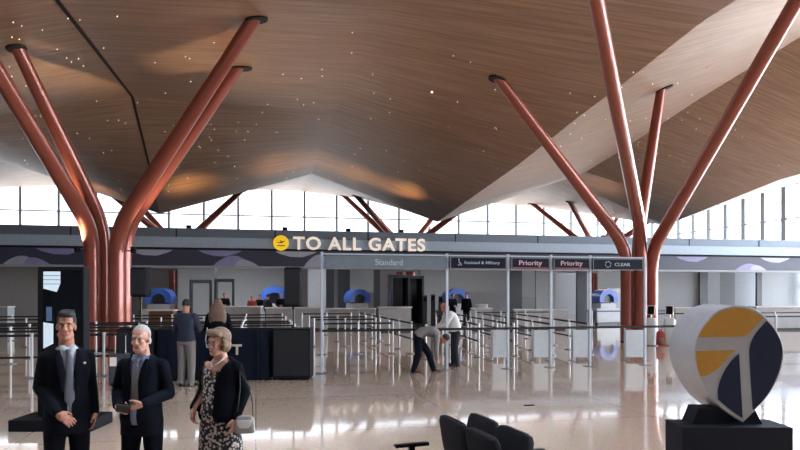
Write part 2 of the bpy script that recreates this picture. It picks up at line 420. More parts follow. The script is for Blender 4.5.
partition(522, 536, 44, 1.6, 3.9, M['wallw']); partition(536, 556, 42, 0, 3.9, M['wallg']); partition(577, 587, 38, 0, 3.9, M['machd'])
partition(598, 622, 44, 2.2, 3.9, M['wallw']); partition(655, 700, 38.5, 0, 3.9, M['wallg'])
partition(700, 708, 38.2, 0, 3.9, M['machd']); partition(708, 720, 41, 0, 3.9, M['wallw']); partition(720, 735, 41, 0, 3.9, M['wallg']); partition(735, 757, 41, 0, 3.9, M['wallw'])
partition(757, 762, 38.2, 0, 3.9, M['machd']); partition(762, 840, 38.5, 0, 3.9, M['wallg'])
# ceiling light panels of the hall (real lamps)
k = 0
for px in (120, 215, 255, 340, 410, 470, 545, 600):
    p = onY(px, 290, 38.1)
    t = thing('ceiling_light', None, 'ceiling light', (p.x, 38.1, 3.9), 0, 'panel lights of the checkpoint ceiling')
    t['label'] = 'flat panel light recessed in the grey checkpoint ceiling'
    MB().box(-.65, -.35, -.03, .65, .35, 0).obj('frame', M['white'], t)
    MB().box(-.6, -.3, -.04, .6, .3, -.031).obj('diffuser', M['glow'], t)
    la = bpy.data.lights.new('panel_lamp', 'AREA'); la.energy = 110 if 150 < px < 300 else 34; la.size = 1.2; la.size_y = .6; la.shape = 'RECTANGLE'; la.color = (.95, .98, 1)
    lo = bpy.data.objects.new('panel_lamp', la); C.objects.link(lo); lo.parent = t; lo.location = (0, 0, -.06)
# TO ALL GATES
sy = WY-.17
x0 = onY(293, 244, sy).x; x1 = onY(425, 244, sy).x
def zs_(px, py): return onY(px, py, sy).z
zl0, zl1 = zs_(355, 250.5), zs_(355, 237.5)
ls = thing('gate_sign', 'raised cream TO ALL GATES letters on the band above the checkpoint', 'sign', (0, 0, 0))
full = text_mesh('TO ALL GATES', 1, .05, .022, 'LEFT', 1.12)
fm = fit_text(full, x0, x1, zl0, zl1, sy); fbm = bmesh.new(); fbm.from_mesh(fm); fbm.verts.ensure_lookup_table(); seen = set()
for v0 in fbm.verts:                                     # every letter a part of its own
    if v0.index in seen: continue
    st = [v0]; grp = set()
    while st:
        v = st.pop()
        if v.index in grp: continue
        grp.add(v.index); st += [e.other_vert(v) for e in v.link_edges]
    seen |= grp; idx = {i: k for k, i in enumerate(sorted(grp))}
    me = bpy.data.meshes.new('letter'); me.from_pydata([fbm.verts[i].co[:] for i in sorted(grp)], [], [[idx[v.index] for v in f.verts] for f in fbm.faces if f.verts[0].index in grp])
    link('letter', me, M['lit'], ls)
fbm.free()
pc = onY(281, 243, sy)
ic = thing('departures_icon', 'round yellow departing plane symbol left of TO ALL GATES', 'sign', (pc.x, sy, pc.z))
rr = 7.3*36/F
d = MB(); d.lathe([(rr*.97, -.05), (rr, -.04), (rr, .04), (rr*.97, .05)], 40)
bmesh.ops.rotate(d.b, matrix=Matrix.Rotation(math.pi/2, 3, 'X'), verts=d.b.verts); d.obj('disc', M['lity'], ic)
MB().box(-rr*.5, -.066, -rr*.42, rr*.5, -.05, -rr*.3).obj('runway_line', M['ink'], ic)
pl = [(-.62, .05), (-.5, .02), (-.35, -.1), (.1, .0), (.55, .2), (.62, .3), (.5, .32), (.2, .22), (-.15, .42), (-.24, .4), (-.02, .15), (-.35, .03), (-.48, .13), (-.56, .12)]
MB().prism([(x*rr*.85, z*rr*.85) for x, z in pl][::-1], -.066, -.05).obj('plane_shape', M['ink'], ic)

# ---------------------------------------------------------------- tree columns
def smooth_path(pts, n=10):
    pts = [Vector(p) for p in pts]; out = []
    P = [pts[0]*2-pts[1]] + pts + [pts[-1]*2-pts[-2]]
    for i in range(1, len(P)-2):
        for k in range(n):
            t = k/n; a, b, c, d = P[i-1], P[i], P[i+1], P[i+2]
            out.append(.5*((2*b)+(-a+c)*t+(2*a-5*b+4*c-d)*t*t+(-a+3*b-3*c+d)*t**3))
    out.append(pts[-1]); return out
def tree(label, base, offs, bends, tips, rad, norms, tip_r=.7):
    t = thing('tree_column', label, 'column', base, 0, 'copper tree columns')
    MB().lathe([(rad*2.6, 0), (rad*2.6, .04), (rad*2.5, .06)], 40).obj('base_plate', M['dark'], t)
    for (ox, oy), zbend, tip, nn in zip(offs, bends, tips, norms):
        b = Vector((ox, oy, 0)); tl = tip-Vector(base); kn = b+Vector((0, 0, zbend)); dirv = (tl-kn).normalized()
        pts = [b+Vector((0, 0, .06)), b+Vector((0, 0, zbend*.5))]
        cut = .95; p0 = kn-Vector((0, 0, cut)); p2 = kn+dirv*cut
        for i in range(13):
            s_ = i/12; pts.append(p0*(1-s_)**2+kn*2*s_*(1-s_)+p2*s_*s_)
        pts.append(kn.lerp(tl, .6)); pts.append(tl+dirv*.25)
        MB().tube(pts, [rad]*(len(pts)-2)+[rad*(1+tip_r*1.0)/2, rad*tip_r], 24).obj('arm', M['copper'], t, True)
        cm = MB().lathe([(rad*tip_r*1.45, 0), (rad*tip_r*1.45, .05)], 32)
        q = Vector((0, 0, 1)).rotation_difference(nn)
        # the collar follows the slope of the roof and stretches along the arm
        ax_ = (dirv-nn*dirv.dot(nn)).normalized(); u = ax_; v = nn.cross(u)
        mt = Matrix((u, v, nn)).transposed().to_4x4() @ Matrix.Diagonal((1.35, 1, 1, 1)); mt = Matrix.Translation(tl+ax_*.12) @ mt
        bmesh.ops.transform(cm.b, matrix=mt, verts=cm.b.verts); cm.obj('collar', M['dark'], t)
    return t
def tips_of(pix):
    r = [on_roof(*p) for p in pix]; return [a for a, b in r], [b for a, b in r]
rd = .25
bl = onfloor(109, 350); 
def camoff(r, a): v = RX*r+AX*a; return (v.x, v.y)
tl, nl = tips_of([(-52, -12), (253, 20), (18, 49), (238, 68)])
tree('copper tree column with spreading arms at the left behind the suited men', bl,
     [camoff(-.42, -.3), camoff(.38, -.3), camoff(-.34, .35), camoff(.34, .35)], [3.95, 3.95, 4.1, 4.0], tl, rd, nl)
br_ = onfloor(637, 342)
tr, nr = tips_of([(500, 80), (583, -70), (661, 90), (826, -50)])
tree('copper tree column with spreading arms at the right behind the dark lane sign', br_,
     [camoff(-.46, -.2), camoff(-.02, -.42), camoff(.2, .45), camoff(.52, -.1)], [3.6, 4.3, 4.2, 3.5], tr, .235, nr)
for k, (bx, lab) in enumerate(((-5.4, 'far copper tree column beyond the checkpoint, left of the yellow sign disc'), (11.3, 'far copper tree column beyond the checkpoint, above the GATES lettering'),
              (27.7, 'far copper tree column beyond the checkpoint, just left of the right tree column'))):
    tp = []; nn = []
    for sx, sy2 in ((-1, -1), (1, -1), (-1, 1), (1, 1)):
        x = bx+sx*4.3; y = 49+sy2*3.4; z = roof_z(x, y); tp.append(Vector((x, y, z-.02)))
        e = .2; nn.append(Vector(((roof_z(x+e, y)-roof_z(x-e, y))/(2*e), (roof_z(x, y+e)-roof_z(x, y-e))/(2*e), -1)).normalized())
    tree(lab, Vector((bx, 49, 0)), [(-.4, -.4), (.4, -.4), (-.4, .4), (.4, .4)], [5.4, 5.4, 5.4, 5.4], tp, rd, nn)

# star lights set in the ceiling
sb = MB(); bmesh.ops.create_icosphere(sb.b, subdivisions=1, radius=.012); sme = sb.mesh(); sme.materials.append(M['star'])
spots = []
for (x0_, y0_, x1_, y1_, nn_) in ((5, 10, 120, 140, 22), (20, 90, 140, 195, 30), (165, 120, 300, 195, 34), (150, 40, 330, 120, 16), (330, 30, 500, 180, 22), (560, 70, 700, 165, 30), (680, 90, 780, 180, 10)):
    for q in range(nn_): spots.append((random.uniform(x0_, x1_), random.uniform(y0_, y1_)))
spots += [(432, 92), (283, 74)]
for q in spots:
    p, nv = on_roof(*q)
    if p is None or p.y > 39.5: continue
    o = bpy.data.objects.new('star_light', sme); C.objects.link(o); o.location = p+nv*.012
    if q == (432, 92): o.scale = (3.5, 3.5, 2)
    tag(o, 'tiny white star light set in the wooden ceiling', 'ceiling light', 'star lights in the wooden ceiling')
tag(o, 'tiny white star light set in the wooden ceiling', 'ceiling light')
# warm uplights standing on the band wall, washing the lower folds of the ceiling
for k, (px, py) in enumerate(((95, 190), (190, 186), (285, 165), (348, 172), (402, 190), (590, 185))):
    p, nv = on_roof(px, py)
    pos = Vector((p.x, min(max(p.y-1.6, 36.2), 40), 5.15))
    t = thing('uplight', 'small warm uplight standing on the deck over the checkpoint', 'lamp', pos, 0, 'uplights over the checkpoint')
    MB().lathe([(.12, 0), (.12, .03), (.05, .05), (.05, .12), (.13, .16), (.15, .32), (.14, .33)], 20).obj('housing', M['black'], t)
    lg = bpy.data.lights.new('uplight_lamp', 'SPOT'); lg.energy = 330; lg.color = (1, .62, .3); lg.spot_size = R(95); lg.spot_blend = 1; lg.shadow_soft_size = .1
    lo = bpy.data.objects.new('uplight_lamp', lg); C.objects.link(lo); lo.parent = t; lo.location = (0, 0, .36)
    lo.rotation_euler = Vector((p-pos)).to_track_quat('-Z', 'Y').to_euler()
# broad warm uplights clamped on the trunk of the left tree column
for k, (px, py) in enumerate(((120, 66), (285, 62))):
    p, nv = on_roof(px, py); side = -1 if k == 0 else 1
    pos = bl+Vector((side*.85, -.5, 3.2))
    t = thing('uplight', 'small warm uplight clamped on the left tree column, %s side' % ('left' if k == 0 else 'right'), 'lamp', pos, 0)
    MB().lathe([(.03, 0), (.09, .02), (.1, .2), (.09, .21)], 16).obj('housing', M['black'], t)
    MB().box(min(0, -side*.2), -.02, .06, max(0, -side*.2), .02, .1).obj('bracket', M['black'], t)
    lg = bpy.data.lights.new('uplight_lamp', 'SPOT'); lg.energy = 1300; lg.color = (1, .74, .48); lg.spot_size = R(82); lg.spot_blend = 1; lg.shadow_soft_size = .08
    lo = bpy.data.objects.new('uplight_lamp', lg); C.objects.link(lo); lo.parent = t; lo.location = (0, 0, .24)
    lo.rotation_euler = Vector((p-pos)).to_track_quat('-Z', 'Y').to_euler()
# spot lamps added to brighten the queue floor, with small rings as fixtures
for k, (x, y) in enumerate(((-8, 19), (-1, 19), (7.5, 19.5), (-8, 26), (-1, 26), (7.5, 25), (15.5, 20), (21, 24), (23, 17))):
    z = roof_z(x, y)
    t = thing('downlight', 'small round downlight recessed in the wooden ceiling over the queues', 'ceiling light', (x, y, z), 0, 'downlights over the queues')
    MB().lathe([(.055, -.015), (.06, 0), (.06, .06)], 20).obj('trim_ring', M['wood'], t)
    lg = bpy.data.lights.new('downlight_lamp', 'SPOT'); lg.energy = 520; lg.color = (1, .96, .9); lg.spot_size = R(95); lg.spot_blend = .8; lg.shadow_soft_size = .25
    lo = bpy.data.objects.new('downlight_lamp', lg); C.objects.link(lo); lo.parent = t; lo.location = (0, 0, -.06)
# ================================================================ PROPS
CR = -PHI                                                  # heading that faces the camera squarely
def camp(px, py, z=0.0): p = onfloor(px, py, z); return Vector((p.x, p.y, 0))
# ---- lane gantry with hanging signs
GY = 15.4
gt = thing('lane_gantry', 'white post gantry carrying the lane signs in front of the queue area', 'gantry', (onY(322, 300, GY).x, GY, 0))
gx0 = onY(322, 300, GY).x
top = onY(447, 256, GY).z
for px in (322, 447, 508, 551, 590, 645):
    x = onY(px, 300, GY).x-gx0
    f = MB().box(x-.028, -.028, .012, x+.028, .028, top+.06).obj('post', M['gpost'], gt)
    MB().box(x-.13, -.13, 0, x+.13, .13, .012, .003).obj('foot_plate', M['foot'], f)
xe = onY(645, 300, GY).x-gx0
MB().box(0, -.02, top, xe, .02, top+.03).obj('top_rail', M['gpost'], gt)
bp = MB()
bp.box(0, -.05, .985, onY(676, 300, GY).x-gx0, -.044, 1.045); bp.obj('belt', M['belt'], gt)
def lane_sign(px0, px1, txt, m, tm, label, fx0, fx1, fy=(.32, .68), logo=None, red=False):
    x0 = onY(px0, 260, GY).x; x1 = onY(px1, 260, GY).x; h = 12.5*GY/F*1.02; w = x1-x0
    t = thing('lane_sign', label, 'sign', ((x0+x1)/2, GY-.03, top-h-.02), 0, None)
    MB().box(-w/2, -.06, 0, w/2, 0, h, .006).obj('panel', M[m], t)
    fr = MB(); e = .022
    fr.box(-w/2, -.068, 0, w/2, -.058, e); fr.box(-w/2, -.068, h-e, w/2, -.058, h); fr.box(-w/2, -.068, e, -w/2+e, -.058, h-e); fr.box(w/2-e, -.068, e, w/2, -.058, h-e)
    fr.obj('frame', M['foot'], t)
    if txt:
        me = fit_text(text_mesh(txt, 1, .006, .006), -w/2+w*fx0, -w/2+w*fx1, h*fy[0], h*fy[1], -.066)
        link('lettering', me, M[tm], t)
    if red: MB().box(-w/2+.05, -.067, .03, w/2-.05, -.06, .055).obj('red_line', M['redline'], t)
    if logo: logo(t, w, h)
    return t
lane_sign(325, 446, 'Standard', 'signg', 'signtxt', 'long grey lane sign reading Standard', .4, .625, (.26, .72))
def wheel_icon(t, w, h):
    m = MB(); cx = -w/2+w*.16; cz = h*.44; r = h*.13
    m.tube([(cx+r*math.cos(a), -.066, cz+r*math.sin(a)) for a in [R(200+i*14) for i in range(18)]], .007, 6)
    m.tube([(cx-.01, -.066, cz+r*2.2), (cx, -.066, cz+.02), (cx+r, -.066, cz), (cx+r*1.5, -.066, cz-r)], .008, 6)
    m.ell((cx-.01, -.066, cz+r*2.7), (.018, .006, .018))
    m.obj('wheelchair_symbol', M['signtxt'], t)
lane_sign(449, 505, 'Assisted & Military', 'signd', 'signtxt', 'dark lane sign reading Assisted & Military', .24, .88, (.34, .66), wheel_icon)
lane_sign(510, 548, 'Priority', 'signd', 'pink', 'dark Priority lane sign, the left one of the two', .2, .8, (.24, .76), None, True)
lane_sign(552, 588, 'Priority', 'signd', 'pink', 'dark Priority lane sign, the right one of the two', .2, .8, (.24, .76), None, True)
def ring_logo(t, w, h):
    m = MB(); cx = -w/2+w*.3; cz = h*.5; r = h*.25
    for a0 in range(0, 360, 60): m.tube([(cx+r*math.cos(R(a0+i*8)), -.066, cz+r*math.sin(R(a0+i*8))) for i in range(6)], .011, 6)
    m.obj('ring_symbol', M['signtxt'], t)
lane_sign(591, 641, 'CLEAR', 'signd', 'signtxt', 'dark lane sign with a pale ring symbol before the right tree column', .43, .74, (.36, .64), ring_logo)

# ---- queue stanchions
def make_stanchion(name, dual, L, bm):
    t = thing(name, None, 'queue post', (0, 0, 0))
    MB().lathe([(.165, 0), (.165, .012), (.15, .022), (.04, .03)], 24).obj('base', M['foot'], t, True)
    MB().lathe([(.03, .03), (.03, .93), (.038, .935), (.038, 1.0), (.03, 1.005)], 14).obj('pole', M['post'], t, True)
    if L:
        MB().box(.03, -.003, .925, L-.03, .003, .98).obj('belt', M[bm], t)
        if dual: MB().box(.03, -.003, .44, L-.03, .003, .49).obj('lower_belt', M[bm], t)
    return t
protos = {}
def stanchion(x, y, ang, dual, L, label, group, bm='belt'):
    k = (dual, round(L, 2), bm)
    if k not in protos:
        t = make_stanchion('queue_stanchion', dual, L, bm); protos[k] = t; t.location = (x, y, 0); t.rotation_euler = (0, 0, ang)
    else: t = dup(protos[k], (x, y, 0), ang)
    t['label'] = label; t['group'] = group
def srow(p0, p1, n, dual, label, group, bm='belt', lastbelt=False):
    p0 = Vector(p0); p1 = Vector(p1); d = p1-p0; L = d.length/n; a = math.atan2(d.y, d.x)
    for i in range(n+1):
        p = p0+d*(i/n); stanchion(p.x, p.y, a, dual and i < n, L if i < n else 0, label, group, bm)
for k, (y, dual, w) in enumerate(((16.0, True, 'nearest'), (17.7, False, 'second'), (19.2, False, 'third'), (20.7, False, 'fourth'), (22.0, False, 'fifth'), (25.2, False, 'sixth'), (28.4, False, 'farthest'))):
    xa = -9.4 if k == 0 else (-9.4 if k < 4 else -10.9)
    srow((xa, y), (1.1+(k*.0), y), 7 if k < 4 else 8, dual, 'silver queue post with black belt in the %s of seven rows on the left' % w, 'left queue row, %s' % w)
for k, (y, w) in enumerate(((20.0, 'nearest'), (23.0, 'second'), (25.2, 'third'), (29.2, 'farthest'))):
    srow((2.0, y), (4.2, y), 2, False, 'silver queue post in the %s short row under the Standard sign' % w, 'middle queue row, %s' % w)
srow((4.75, 18.0), (4.75, 30.4), 7, True, 'silver double belt queue post in the long row running back behind the bending man', 'queue row behind the bending man')
for k, (a, b, w) in enumerate((((6.45, 18.3), (7.3, 26.0), 'under the Assisted & Military sign'), ((7.55, 18.3), (8.6, 28.0), 'under the left Priority sign'), ((8.75, 18.3), (9.9, 27.6), 'under the right Priority sign'), ((10.0, 18.3), (11.2, 26.8), 'left of the right tree column'))):
    srow(a, b, 5, True, 'silver double belt queue post in the lane row '+w, 'lane row '+w)
srow((10.2, 29.4), (14.0, 29.4), 3, False, 'silver queue post in the far crossing row behind the Priority lanes', 'far crossing row behind the lanes')
for y, w in ((22.0, 'nearest'), (26.0, 'middle'), (30.0, 'farthest')):
    srow((16.6, y), (27.4, y), 6, w == 'nearest', 'silver queue post in the %s row behind the pin sign' % w, 'right queue row, %s' % w, 'bluebelt' if w == 'farthest' else 'belt')

# ---- white end panels of the lanes
for px, lab in ((500, 'white barrier panel at the lane end under the Assisted & Military sign'), (541, 'white barrier panel at the lane end under the left Priority sign'), (580.5, 'white barrier panel at the lane end under the right Priority sign'), (635, 'white barrier panel at the lane end under the sign with a ring symbol')):
    p = camp(px, 360.5); w = .21 if px < 600 else .26
    t = thing('queue_barrier', lab, 'queue panel', p, CR, None)
    MB().box(-w, -.012, .09, w, .012, .86, .004).obj('panel', M['panel'], t)
    for s in (-1, 1):
        q = MB().box(s*(w+.03)-.02, -.02, .01, s*(w+.03)+.02, .02, .93).obj('post', M['steel'], t)
        MB().box(s*(w+.03)-.06, -.17, 0, s*(w+.03)+.06, .17, .012).obj('foot_plate', M['foot'], q)
    MB().box(-w-.01, -.006, .12, -w+.0, .006, .8).obj('clip', M['foot'], t)

# ---- tablet kiosks right of the right tree column
for k, (px, py, lab) in enumerate(((651, 345.5, 'white tablet kiosk close against the right tree column'), (669.5, 345.5, 'white tablet kiosk further right of the right tree column'))):
    p = camp(px, py)
    t = thing('tablet_kiosk', lab, 'kiosk', p, CR-.5, None)
    MB().loft([((0, 0, 0), .24, .2), ((0, 0, .03), .24, .2), ((0, 0, .035), .2, .16)], 24, .5).obj('base', M['foot'], t)
    MB().loft([((0, 0, .03), .17, .14), ((0, .0, .5), .18, .13), ((0, .02, .9), .2, .12), ((0, .03, .98), .16, .1), ((0, .03, 1.0), .08, .05)], 24, .6).obj('body', M['panel'], t, True)
    MB().tube([(0, .03, .98), (0, .05, 1.12), (0, .02, 1.24)], .03, 12).obj('neck', M['steel'], t, True)
    s = MB().obox((0, -.03, 1.28), (.26, .03, .36), Euler((R(-25), 0, 0)).to_matrix(), .008).obj('tablet', M['white'], t)
    MB().obox((0, -.048, 1.272), (.225, .008, .32), Euler((R(-25), 0, 0)).to_matrix()).obj('screen', M['blackgl'], s)
p = camp(660.5, 345.5)
t = thing('backpack', 'dull red bag standing on the floor between the two tablet kiosks', 'bag', p, CR)
MB().loft([((0, 0, 0), .15, .1), ((0, 0, .05), .17, .12), ((0, 0, .35), .16, .11), ((0, .01, .5), .11, .07), ((0, .01, .53), .04, .03)], 20, .7).obj('body', M['red'], t, True)
MB().loft([((0, -.1, .07), .11, .05), ((0, -.11, .2), .12, .05), ((0, -.09, .28), .08, .03)], 16, .7).obj('front_pocket', M['brownp'], t, True)
MB().tube([(-.05, .0, .51), (-.04, 0, .58), (.04, 0, .58), (.05, 0, .51)], .012, 8).obj('handle', M['strap'], t)

# ---- digital totem on the left
p = RX*((64-400)/F*9.3)+AX*9.3
t = thing('display_totem', 'tall black display totem on a wide base behind the man in the grey tie', 'display', p, CR)
MB().box(-.6, -.34, 0, .55, .34, .16, .02).obj('base', M['black'], t)
MB().box(-.33, -.09, .16, .325, .09, 2.29, .012).obj('housing', M['black'], t)
s = MB().box(-.25, -.098, .5, .3, -.09, 2.24).obj('screen', M['blackgl'], t)
im = MB().prism([(-.24, 1.98), (-.05, 1.93), (.0, 2.05), (.0, 2.22), (-.24, 2.22)], -.102, -.0985).obj('bright_image', M['led'], s)  # pale glowing patches stand for windows reflected in the black glass
ln = MB()
for q in range(3): ln.box(-.24, -.104, 2.04+q*.06, 0, -.1025, 2.048+q*.06)
ln.obj('image_line', M['rim'], s)
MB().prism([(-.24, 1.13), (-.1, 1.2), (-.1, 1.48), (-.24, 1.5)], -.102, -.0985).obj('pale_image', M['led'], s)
MB().box(-.2, -.102, 1.52, -.12, -.0985, 1.72).obj('dim_image', M['scr'], s)
MB().box(.1, -.102, 1.58, .2, -.0985, 1.68).obj('blue_image', M['scr'], s)

# ---- draped counter, loudspeakers and rolling case
YT = 14.5
def px2x(px, Y): return (px-400)/F*Y
p = RX*px2x(216, YT)+AX*YT
t = thing('draped_counter', 'long counter draped in black cloth behind the woman in the floral dress', 'table', p, CR)
w = px2x(271, YT)-px2x(163, YT); top_z = 1.1
MB().box(-w/2+.03, -.27, top_z-.04, w/2-.03, .35, top_z, .01).obj('tabletop', M['black'], t)
for sx in (-1, 1):
    for sy2 in (-1, 1): MB().box(sx*(w/2-.1)-.025, sy2*.26+.03, 0, sx*(w/2-.1)+.025, sy2*.26+.08, top_z-.04).obj('leg', M['machd'], t)
cb = bmesh.new(); n = 96; rings = []
for zz, fl in ((top_z+.012, 0), (top_z+.008, .004), (top_z-.03, .01), (.6, .02), (.03, .035)):
    g = []
    for i in range(n):
        a = 2*math.pi*i/n; ca, sa = math.cos(a), math.sin(a); e = .14
        x = (w/2)*math.copysign(abs(ca)**e, ca); y = .33*math.copysign(abs(sa)**e, sa)+.04
        k = fl*(1+.6*math.sin(i*2.1)); g.append(cb.verts.new((x*(1+k/ (w/2)), (y-.04)*(1+k/.33)+.04, zz)))
    if rings:
        for i in range(n): cb.faces.new((rings[-1][i], rings[-1][(i+1) % n], g[(i+1) % n], g[i]))
    else: cb.faces.new(g)
    rings.append(g)
cm = bpy.data.meshes.new('c'); cb.to_mesh(cm); cb.free()
clo = link('cloth', cm, M['cloth'], t, True)
tx = fit_text(text_mesh('T', 1, .002, .03), px2x(236, YT)-px2x(216, YT), px2x(245.5, YT)-px2x(216, YT), .56, .79, -.335)
link('banner_letter', tx, M['letter'], t)
for px, side, lab in ((293.5, 'right', 'beside the draped counter, left of the white gantry post'), (141, 'left', 'behind the white haired man')):
    p = RX*px2x(px, YT)+AX*YT
    s = thing('subwoofer', 'tall black subwoofer cabinet '+lab, 'speaker', p, CR)
    MB().box(-.41, -.3, .03, .41, .3, 1.13, .03).obj('cabinet', M['black'], s)
    MB().box(-.38, -.312, .1, .38, -.3, 1.09).obj('grille', M['mesh'], s)
    for sx in (-1, 1):
        for sy2 in (-1, 1): MB().box(sx*.35-.03, sy2*.24-.03, 0, sx*.35+.03, sy2*.24+.03, .03).obj('foot', M['plastic'], s)
    MB().lathe([(.05, 1.13), (.05, 1.15), (.03, 1.16)], 16).obj('pole_socket', M['plastic'], s)
    q = thing('loudspeaker', 'black loudspeaker on a pole '+('above the gantry side cabinet, left of the Standard sign' if side == 'right' else 'between the left tree column and the red far column'), 'speaker', p+Vector((0, 0, 1.16)), CR)
    MB().lathe([(.02, 0), (.02, .72)], 14).obj('pole', M['plastic'], q)
    z0 = .66 if side == 'left' else .44
    z1 = 1.32
    MB().loft([((0, .02, z0), .16, .15), ((0, 0, z0+.03), .19, .17), ((0, 0, z1-.03), .19, .17), ((0, .01, z1), .17, .15)], 24, .35).obj('cabinet', M['black'], q)
    MB().box(-.165, -.185, z0+.05, .165, -.168, z1-.05, .006).obj('grille', M['mesh'], q)
    MB().lathe([(.035, z0-.06), (.035, z0)], 14).obj('pole_cup', M['plastic'], q)
p = RX*px2x(120, 13.4)+AX*13.4
t = thing('rolling_case', 'dark rolling case with a raised silver handle left of the white haired man', 'suitcase', p, CR+.3)
MB().box(-.2, -.13, .07, .2, .13, .66, .03).obj('shell', M['machd'], t)
for sx in (-1, 1): MB().lathe([(.01, .66), (.01, 1.04)], 10, (sx*.1, .08, 0)).obj('handle_tube', M['steel'], t)
MB().box(-.13, .06, 1.03, .13, .1, 1.07, .01).obj('grip', M['plastic'], t)
MB().box(-.18, -.136, .42, -.05, -.13, .6).obj('tag', M['letter'], t)
for sx in (-1, 1):
    for sy2 in (-1, 1):
        wv = MB().lathe([(.035, -.014), (.035, .014)], 16); bmesh.ops.rotate(wv.b, matrix=Matrix.Rotation(math.pi/2, 3, 'Y'), verts=wv.b.verts)
        bmesh.ops.translate(wv.b, vec=(sx*.16, sy2*.09, .035), verts=wv.b.verts); wv.obj('wheel', M['plastic'], t)

# ---- pin shaped sign on a dark block
YP = 6.95
p = RX*px2x(733, YP)+AX*(YP+.05)
p = RX*px2x(733, YP)+AX*(YP+.187)
sg = thing('pin_sign', 'large white pin shaped sign with gold and navy fields on a dark block', 'sign', p, CR)
def pp(x, y): px = x/2.8125+640; py = y/2.8125+290; return ((px-733)*YP/F, CAMH-(py-H0)*YP/F)
def cat(poly, n=5):
    out = []; N = len(poly)
    for i in range(N):
        a, b, c, d = [Vector(poly[(i+k) % N]) for k in (-1, 0, 1, 2)]
        for k in range(n):
            t_ = k/n; out.append(.5*((2*b)+(-a+c)*t_+(2*a-5*b+4*c-d)*t_*t_+(-a+3*b-3*c+d)*t_**3))
    return [tuple(v) for v in out]
ol = [(262, 42), (310, 48), (350, 70), (385, 112), (405, 160), (404, 205), (390, 250), (366, 292), (330, 335)]
orr = [(250, 347), (213, 315), (180, 265), (163, 225), (155, 180), (160, 140), (180, 100), (215, 60)]
def open_cat(pts, n=5):
    P = [Vector(q) for q in pts]; P = [P[0]*2-P[1]]+P+[P[-1]*2-P[-2]]; out = []
    for i in range(1, len(P)-2):
        for k in range(n):
            t_ = k/n; a, b, c, d = P[i-1:i+3]; out.append(tuple(.5*((2*b)+(-a+c)*t_+(2*a-5*b+4*c-d)*t_*t_+(-a+3*b-3*c+d)*t_**3)))
    return out+[tuple(P[-2])]
outl = [pp(*q) for q in open_cat(ol+[(291, 374)])[:-1]+open_cat([(291, 374)]+orr+[(262, 42)])[:-1]]
pb = MB().prism(outl, -.18, .5)
pin = pb.obj('pin_body', M['pin'], sg)
bv = pin.modifiers.new('b', 'BEVEL'); bv.width = .012; bv.segments = 2; bv.limit_method = 'ANGLE'; bv.angle_limit = R(60)
def field(nm, pts, m): MB().prism([pp(*q) for q in pts], -.187, -.178).obj(nm, M[m], sg)
field('gold_field', open_cat([(163, 133), (176, 108), (200, 80), (235, 58), (275, 50), (315, 59), (347, 78)], 4)+open_cat([(347, 78), (330, 97), (314, 115), (302, 126), (285, 131)], 4)[1:], 'pingold')
field('gold_field', [(157, 172), (268, 169)]+open_cat([(268, 169), (247, 190), (226, 214), (206, 231), (188, 240), (170, 243)], 4)[1:]+[(161, 215)], 'pingold')
field('navy_field', open_cat([(357, 87), (376, 108), (392, 135), (400, 165), (398, 200), (385, 245), (362, 290), (336, 322), (318, 337)], 4)+[(312, 250)]+open_cat([(308, 175), (312, 150), (326, 123), (357, 87)], 4)[:-1], 'pinnavy')
field('navy_field', [(279, 180), (289, 361)]+open_cat([(289, 361), (255, 338), (220, 308)], 3)[1:]+open_cat([(220, 308), (220, 280), (228, 250), (243, 220), (262, 195), (279, 180)], 3)[1:-1], 'pinnavy')
zt = .5
MB().box(-.575, -.28, 0, .59, .18, zt, .012).obj('block', M['pinbase'], sg)
ww = MB(); xa, xb, xc, xd = pp(157, 0)[0], pp(176, 0)[0], pp(335, 0)[0], pp(357, 0)[0]
ww.prism([(xa, zt), (xd, zt), (xc, zt+.17), (xb, zt+.17)], -.1, .16).obj('cradle', M['pinbase'], sg)

# ---- back to back bench in the foreground
pA = RX*px2x(469, 5.3)+AX*5.35
bn = thing('beam_bench', 'black back to back waiting bench at the bottom edge of the view', 'bench', pA, CR-R(71))
bn.location = pA
pitch = .53
for s in (-1, 1):
    for k in range(2):
        x = k*pitch
        rot = Euler((s*R(-11), 0, 0)).to_matrix()
        b2 = MB(); b2.loft([((0, 0, -.24), .22, .028), ((0, 0, -.2), .25, .04), ((0, 0, 0), .258, .045), ((0, 0, .19), .25, .04), ((0, 0, .228), .225, .032), ((0, 0, .24), .17, .02)], 28, .5)
        b3 = MB(); b3.merge(b2, Matrix.Translation((x, s*.1, .66)) @ rot.to_4x4())
        b3.obj('backrest', M['chair'], bn, True)
        MB().loft([((x, s*.4, .38), .23, .22), ((x, s*.4, .4), .25, .24), ((x, s*.4, .45), .25, .24), ((x, s*.4, .47), .22, .21)], 28, .45).obj('seat', M['chair'], bn, True)
for s in (-1, 1):
    for k in range(3):
        x = (k-.5)*pitch
        a = MB().box(x-.028, s*.40-.15, .63, x+.028, s*.40+.15, .66, .012).obj('armrest', M['plastic'], bn)
        MB().box(x-.018, s*.40-.025, .36, x+.018, s*.40+.025, .63).obj('arm_post', M['plastic'], a)
        MB().box(x-.018, min(0, s*.42), .33, x+.018, max(0, s*.42), .37).obj('arm_bracket', M['plastic'], a)
MB().box(-.6*pitch, -.05, .3, 1.6*pitch, .05, .38, .01).obj('beam', M['plastic'], bn)
for x in (0, pitch):
    l = MB().box(x-.03, -.03, .02, x+.03, .03, .3); l.box(x-.03, -.36, 0, x+.03, .36, .03, .008); l.obj('leg', M['steel'], bn)
p = camp(529, 405.5)
tag(MB().box(-.09, -.03, 0, .09, .03, .012, .003).obj('floor_plate', M['black']), 'small flat black plate lying on the floor behind the bench', 'plate').location = p

